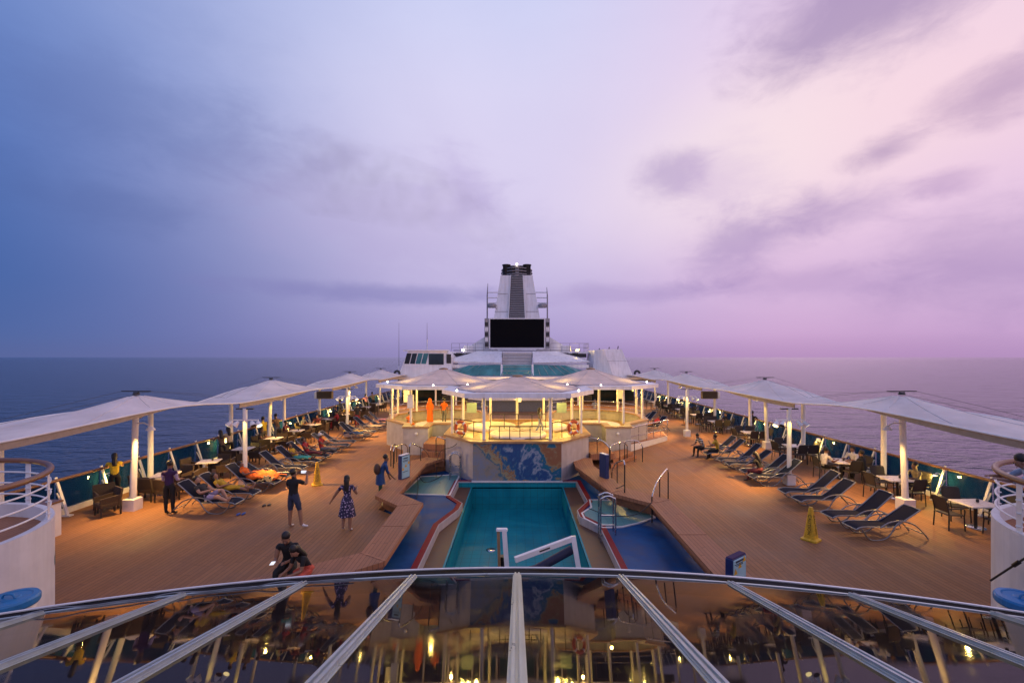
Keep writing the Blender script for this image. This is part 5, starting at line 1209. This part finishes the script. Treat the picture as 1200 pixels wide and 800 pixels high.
recline('person in red sitting up on the seventh lounger', (-10.3, 22.35, 0), FX, h=1.65, shirt='red', bottom='maroon', lean=-22, skin='skin_b')
recline('person in red sitting up with a white cap on the eighth lounger', (-10.0, 23.3, 0), FX, h=1.7, shirt='red', bottom='grey_cloth', lean=-10, skin='skin_b', hair='cap', hair_col='white_cloth')
# seated at tables over the dark blue side
def tsit(label, tab, sd, **k):
    x, y = tab[:2]; dx, dy = sd; px, py = x + dx*.72, y + dy*.72
    return sit(label, (px, py, 0), math.atan2(y-py, x-px) - H90, aL=((.2, .55, -.8), (-.3, 1, .12)), aR=((.2, .55, -.8), (-.4, 1, .2)), **k)
tsit('person in dark shirt seated at the table behind the first mast', TL[3], (-1, 0), shirt='charcoal', bottom='charcoal', skin='skin_b')
tsit('person in maroon seated with forearms on the fifth table', TL[4], (-1, 0), shirt='maroon', bottom='charcoal', skin='skin_b')
tsit('person in grey shirt, one of the pair at the sixth table', TL[5], (-1, 0), shirt='grey_cloth', bottom='charcoal', skin='skin_b')
tsit('person in dark red, one of the pair at the sixth table', TL[5], (0, 1), shirt='maroon', bottom='charcoal', skin='skin_a')
tsit('balding person in black at the seventh table by the windscreen', TL[6], (-1, 0), shirt='black_cloth', bottom='charcoal', hair_col='grey_hair')
tsit('person in bright red seated with back to the loungers', TL[6], (1, 0), shirt='red', bottom='red', skin='skin_a')
tsit('person in brown hunched over the eighth table', TL[7], (0, -1), shirt='brown_cloth', bottom='charcoal', skin='skin_b')
tsit('person in charcoal at the windscreen edge of the eighth table', TL[7], (-1, 0), shirt='charcoal', bottom='charcoal', skin='skin_b')
tsit('person in mustard at the far edge of the eighth table', TL[7], (0, 1), shirt='mustard', bottom='charcoal', skin='skin_b')
stand('person in dark clothes and red trousers standing by the farther mast', (-11.6, 33.0, 0), .8, shirt='charcoal', bottom='red', h=1.72)
rail_lean('person in navy standing at the rail beyond the loudspeaker', (-14.2, 36.6, 0), 1.0, shirt='denim', bottom='charcoal', lean=8)
rail_lean('person in pink leaning on the far rail near the last sail', (-14.3, 43.2, 0), .8, shirt='pink', bottom='black_cloth', h=1.65)
rail_lean('person in olive shirt at the far rail beside the person in pink', (-14.1, 44.6, 0), .8, shirt='khaki', bottom='black_cloth', h=1.75)
stand('person in teal at the far tables under the last sail', (-12.3, 44.5, 0), -.6, shirt='teal_cloth', bottom='charcoal')
sit('person in denim hunched on a far lounger end near the enclosure', (-9.25, 32.2, 0), -1.2, zp=.5, shirt='denim', bottom='black_cloth', lean=25)
sit('person in dark clothes on a far lounger end beside the person in denim', (-9.1, 33.2, 0), -1.6, zp=.5, shirt='black_cloth', bottom='charcoal', lean=30)
# pink sea side (loungers face -X)
FM = H90
sit('man in striped black and white shirt seated on a lounger end', (9.75, 23.9, 0), 1.9, zp=.5, shirt='stripe_cloth', bottom='black_cloth', lean=28, hp=18, sleeve=.6)
sit('man in mustard shirt seated sideways facing the striped man', (10.15, 23.0, 0), .9, zp=.5, shirt='mustard', bottom='black_cloth', lean=14, aL=((.5, .3, -.4), (-.8, .6, .6)), sleeve=.6)
sit('woman in black top with bare midriff seated on a lounger', (10.05, 18.8, 0), .6, zp=.52, h=1.66, shirt='black_cloth', bottom='maroon', fem=True, hair='long', lean=18, hp=15, skirt=('maroon', .42, .03), sleeve=.5)
tsit('person in white t-shirt seated at the round table, poolward edge', TR[2], (-1.1, -.1), shirt='white_cloth', bottom='black_cloth', skin='skin_b', sleeve=.6)
tsit('person in white shirt at the round table by the windscreen', TR[2], (1.0, .35), shirt='white_cloth', bottom='charcoal', skin='skin_a', hair_col='hair', sleeve=1.2)
tsit('person in black at the near edge of the round table', TR[2], (.55, -1.0), shirt='black_cloth', bottom='black_cloth', skin='skin_b')
tsit('man in khaki jacket seated alone at the second table, pink sea rail', TR[1], (1.05, .05), shirt='khaki', bottom='charcoal', skin='skin_b', sleeve=1.3)
rail_lean('man in black shirt standing at the rail over the pink sea', (14.85, 28.8, 0), -.7, shirt='black_cloth', bottom='grey_cloth', h=1.75, lean=12)
rail_lean('person in pale blue shirt with long dark hair leaning over the platform rail', (9.47, 8.15, 1.86), 1.15, shirt='pale_blue', bottom='maroon', h=1.62, hair='long', fem=True, lean=32, sleeve=1.3, hp=10, detail=True)
tsit('dark haired person seated at the sixth table over the pink sea', TR[5], (1.0, 0), shirt='black_cloth', bottom='charcoal')
tsit('person in charcoal seated at the ninth table over the pink sea', TR[8], (-1.0, 0), shirt='charcoal', bottom='charcoal')
sit('person in black seated by the ramp enclosure wall', (8.25, 30.8, 0), 2.6, zp=.45, shirt='black_cloth', bottom='black_cloth', lean=15)
recline('person lying on a lounger in red with bare legs, pink sea side', (9.55, 31.8, 0), FM+.3, shirt='red', bottom='black_cloth', leg=.6, lean=-48, skin='skin_b')
stand('person in patterned shirt under the ramp-side canopy', (6.4, 37.5, 0), 2.8, shirt='stripe_cloth', bottom='black_cloth')
# inside the whirlpool terrace
stand('girl in pale top and trousers walking across the whirlpool terrace', (1.12, 22.3, ZS), H90+PI, h=1.26, shirt='grey_cloth', bottom='pale_blue', hair='long', fem=True, lL=((.02, .42, -1), (0, .1, -1)), lR=((.02, -.25, -1), (0, -.65, -1)), sleeve=.6, shoe='dark')
stand('person in a long orange robe with headscarf inside the whirlpool enclosure', (-5.65, 29.5, .80), .1, h=1.66, shirt='orange', bottom='orange', sleeve=1.3, hair='hood', hair_col='orange', skirt=('orange', .74, .05), loose=1.15, fem=True)
stand('person in orange t-shirt and dark trousers inside the whirlpool enclosure', (-4.75, 29.6, .80), -.3, h=1.66, shirt='orange', bottom='grey_cloth', sleeve=.6, loose=1.08)
sit('person in orange seated low by the enclosure rim', (-6.75, 28.3, 0), -2.2, zp=1.1, shirt='orange', bottom='orange', h=1.5)
stand('person in black standing behind the enclosure near the bar', (-6.2, 37.5, 0), .5, shirt='black_cloth', bottom='charcoal')
stand('person in red behind the front canopy near the bar', (-2.5, 34.5, 0), 2.5, shirt='red', bottom='charcoal')
stand('person in charcoal behind the tubs near the bar', (-3.4, 36, 0), -2.5, shirt='charcoal', bottom='denim')
# ------------------------------------------------------------------ dusk sky
w = bpy.data.worlds.new('World'); SC.world = w; w.use_nodes = True; t = NT(w.node_tree)
bg = t.n['Background']
tc = t.new('ShaderNodeTexCoord'); nv = t.new('ShaderNodeVectorMath', operation='NORMALIZE'); t.link(tc.outputs['Generated'], nv.inputs[0]); Dv = nv.outputs[0]
sp = t.new('ShaderNodeSeparateXYZ'); t.link(Dv, sp.inputs[0]); dx, dy, dz = sp.outputs
el = t.math('MAXIMUM', dz, 0.0)
S = lambda *c: srgb(*c)
Lr = t.ramp(el, [(0, S(82, 100, 156)), (.03, S(74, 102, 162)), (.12, S(62, 100, 166)), (.3, S(66, 108, 180)), (.45, S(84, 126, 198)), (.65, S(82, 128, 202)), (1, S(70, 90, 150))])
Cr = t.ramp(el, [(0, S(160, 146, 196)), (.04, S(172, 158, 208)), (.12, S(190, 178, 222)), (.3, S(218, 209, 241)), (.5, S(218, 216, 247)), (.65, S(206, 212, 248)), (1, S(150, 150, 200))])
Rr = t.ramp(el, [(0, S(184, 148, 194)), (.04, S(202, 166, 210)), (.12, S(216, 184, 222)), (.25, S(237, 206, 232)), (.4, S(248, 217, 233)), (.55, S(236, 208, 234)), (.65, S(228, 202, 232)), (1, S(150, 140, 190))])
a = t.new('ShaderNodeMapRange', interpolation_type='SMOOTHSTEP', i_1=-.86, i_2=-.08, i_3=0., i_4=1.); t.link(dx, a.inputs[0])
b = t.new('ShaderNodeMapRange', interpolation_type='SMOOTHSTEP', i_1=-.02, i_2=.55, i_3=0., i_4=1.); t.link(dx, b.inputs[0])
col = t.mix(b.outputs[0], t.mix(a.outputs[0], Lr, Cr), Rr)
def pxdir(px, py): return V(((px-HX)/FPX, 1, (HY-py)/FPX)).normalized()
nz = t.new('ShaderNodeTexNoise', i_Scale=9.5, i_Detail=10.0, i_Roughness=.6, i_Distortion=.3)
mp = t.new('ShaderNodeMapping'); mp.inputs['Scale'].default_value = (1, 1, 2.0); t.link(Dv, mp.inputs[0]); t.link(mp.outputs[0], nz.inputs['Vector']); nf = nz.outputs[0]
big = t.new('ShaderNodeTexNoise', i_Scale=2.6, i_Detail=8.0, i_Roughness=.55, i_Distortion=.5); t.link(mp.outputs[0], big.inputs['Vector'])
def blob(px, py, sx, sz, tilt=0):
    d = pxdir(px, py); sub = t.new('ShaderNodeVectorMath', operation='SUBTRACT'); t.link(Dv, sub.inputs[0]); sub.inputs[1].default_value = d
    m2 = t.new('ShaderNodeMapping', vector_type='POINT')
    yaw = math.atan2(d.x, d.y); m2.inputs['Rotation'].default_value = (0, tilt, yaw); t.link(sub.outputs[0], m2.inputs[0])
    m3 = t.new('ShaderNodeVectorMath', operation='MULTIPLY'); t.link(m2.outputs[0], m3.inputs[0]); m3.inputs[1].default_value = (1/sx, .6/sx, 1/sz)
    ln = t.new('ShaderNodeVectorMath', operation='LENGTH'); t.link(m3.outputs[0], ln.inputs[0]); return ln.outputs['Value']
def soft(dist, e0, e1):
    n = t.new('ShaderNodeMapRange', interpolation_type='SMOOTHSTEP', i_1=e0, i_2=e1, i_3=1., i_4=0.); t.link(dist, n.inputs[0]); return n.outputs[0]
# general mottling
mot = t.ramp(big.outputs[0], [(.38, (.95, .945, .965)), (.6, (1.03, 1.03, 1.02))]); col = t.mix(.45, col, mot, 'MULTIPLY')
# afterglow
g_ = soft(blob(925, 165, .42, .17, .25), 0, 1.2); col = t.mix(t.math('MULTIPLY', g_, .8), col, S(255, 236, 236))
g_ = soft(blob(1100, 100, .30, .16, .2), 0, 1.2); col = t.mix(t.math('MULTIPLY', g_, .45), col, S(246, 206, 226))
g_ = soft(blob(640, 200, .5, .28), 0, 1.2); col = t.mix(t.math('MULTIPLY', g_, .35), col, S(222, 208, 238))
# clouds: (px, py, width, height, colour, strength, edge)
for cx, cy, sx, sz, c, st_, ed, tl in (
        (1005, 5, .22, .11, S(146, 124, 176), .9, .50, 0), (1190, 98, .12, .06, S(160, 130, 178), .75, .45, .3), (1037, 176, .075, .035, S(160, 132, 180), .8, .42, .2),
        (790, 205, .09, .06, S(168, 146, 196), .75, .5, 0), (845, 210, .11, .09, S(198, 172, 216), .5, .5, 0), (870, 285, .16, .085, S(160, 136, 190), .75, .48, .25), (975, 248, .15, .05, S(160, 134, 188), .7, .45, .1),
        (1110, 215, .06, .03, S(182, 150, 196), .6, .5, 0), (1190, 300, .22, .12, S(150, 124, 178), .5, .55, 0), (960, 330, .30, .04, S(168, 140, 192), .5, .55, 0),
        (450, 345, .34, .026, S(128, 126, 184), .75, .62, 0), (480, 265, .34, .15, S(178, 165, 212), .5, .58, -.15), (545, 225, .10, .09, S(180, 164, 214), .55, .5, 0),
        (150, 130, .30, .09, S(84, 98, 156), .3, .52, -.1), (60, 60, .35, .2, S(72, 100, 168), .2, .6, 0), (95, 235, .2, .06, S(76, 92, 150), .3, .5, 0), (350, 210, .13, .03, S(150, 142, 190), .35, .5, .5), (720, 345, .3, .03, S(158, 138, 194), .5, .55, 0)):
    ds = blob(cx, cy, sx, sz, tl)
    # fbm-eaten edge
    e_ = t.math('ADD', ds, t.math('MULTIPLY', t.math('SUBTRACT', nf, .5), -1.35)); m_ = soft(e_, ed-.42, ed+.55)
    col = t.mix(t.math('MULTIPLY', m_, st_*.74), col, c)
# horizon haze
hz = soft(t.math('MULTIPLY', el, 18), 0, 1); col = t.mix(t.math('MULTIPLY', hz, .35), col, t.mix(b.outputs[0], t.mix(a.outputs[0], S(88, 104, 156), S(140, 130, 184)), S(174, 140, 190)))
sky = t.new('ShaderNodeTexSky', sky_type='NISHITA', sun_disc=False, sun_elevation=math.radians(1), sun_rotation=math.radians(32)); 
sk = t.mix(1.0, sky.outputs[0], (.05, .05, .05, 1), 'MULTIPLY')
back = t.new('ShaderNodeMapRange', interpolation_type='SMOOTHSTEP', i_1=-.1, i_2=-.8, i_3=1., i_4=1.25); t.link(dy, back.inputs[0]); cbk = t.new('ShaderNodeCombineXYZ')
for k in range(3): t.link(back.outputs[0], cbk.inputs[k])
col = t.mix(1.0, col, cbk.outputs[0], 'MULTIPLY'); col = t.mix(.02, col, sk)
t.link(col, bg.inputs[0]); bg.inputs[1].default_value = 1.0
sun = light('sun', 'SUN', (0, 0, 40), .22, (1, .72, .78)); sun.data.angle = math.radians(30); d = pxdir(925, 120); sun.rotation_euler = (-V(d)).to_track_quat('-Z', 'Y').to_euler()
# ------------------------------------------------------------------ lit lamps on board, plus added fill spots
WARM = (1, .55, .15); YEL = (1, .66, .14)
for s in (-1, 1):
    k = 1.0 if s < 0 else .8
    for y in (18.6, 29.8):
        light('mast_light', 'SPOT', (s*10.5, y-.2, 2.2), 900*k, WARM, .08, (s*7.5, y+.5, 0), 2.2, .8)
        light('mast_light', 'SPOT', (s*11.7, y-.2, 2.2), 520*k, WARM, .08, (s*13.2, y-1, 0), 2.3, .8)
        light('mast_downlight', 'SPOT', (s*11.0, y-.42, 2.95), 170, YEL, .04, (s*11.12, y, 1.7), .9, .6)
    for y in (15.35, 25.7, 36.1, 46.5): light('sail_bay_spot', 'SPOT', (s*12.75 if y < 20 else s*13.3, y, 2.62), 650*k, WARM, .08, (s*12.2, y-.4, 0), 1.9, .9)
    for y in (25.9, 36.3, 46.7): light('sail_bay_spot', 'SPOT', (s*12.4, y, 2.75), 900*k, WARM, .08, (s*8.0, y-1, 0), 2.0, .9)  # extra spots without fixtures, added to warm the deck towards the pool
    for y, x in ((25.9, 14.0), (36.3, 13.4), (46.7, 14)): light('post_light', 'SPOT', (s*(x-.45), y-.4, 3.0), 110*k, YEL, .04, (s*x, y, 1.5), .9, .6)
    X_ = 15.05 if s < 0 else 15.5
    for i in range(1, 27, 4): light('rail_light', 'POINT', (s*(X_-.42), 8.4 + i*1.62, .84), 62*k, YEL, .05)
for cx, cy, e_ in ((0, 23.5, 1), (-4.7, 28.6, 1), (4.7, 28.6, 1)):
    for dx_, dy_ in ((-1.8, -1.5), (1.8, -1.5), (-1.8, 1.6), (1.8, 1.6)): light('canopy_light', 'POINT', (cx+dx_, cy+dy_, 3.25), 150, YEL, .06)
for x, y, e_ in ((-6, 47, 320), (0, 46.5, 260), (6, 47, 320)): light('bar_light', 'POINT', (x, y, 2.5), e_, WARM, .1)
light('step_lamp', 'POINT', (-4.0, 23.6, 1.9), 40, YEL, .06); light('step_lamp', 'POINT', (4.2, 22.6, 1.9), 30, YEL, .06)
light('sundeck_lamp', 'POINT', (7.3, 54.7, 6.1), 60, YEL, .1)
# ------------------------------------------------------------------ camera
cd = bpy.data.cameras.new('camera'); cam = bpy.data.objects.new('camera', cd); COL.objects.link(cam); SC.camera = cam
cd.lens = 16; cd.sensor_width = 36; cd.clip_end = 60000; cd.clip_start = .05
cam.location = (0, 0, CAMH); pitch = math.atan((HY-400)/FPX)
cam.rotation_euler = (PI/2, 0, 0); cd.shift_x = -(HX-600)/1200; cd.shift_y = (HY-400)/1200
vs = SC.view_settings; vs.view_transform = 'Standard'; vs.look = 'None'; vs.gamma = 1; vs.exposure = 0; vs.use_curve_mapping = False
SC.cycles.use_denoising = True; SC.cycles.max_bounces = 8; SC.cycles.sample_clamp_indirect = 4; SC.cycles.transparent_max_bounces = 12
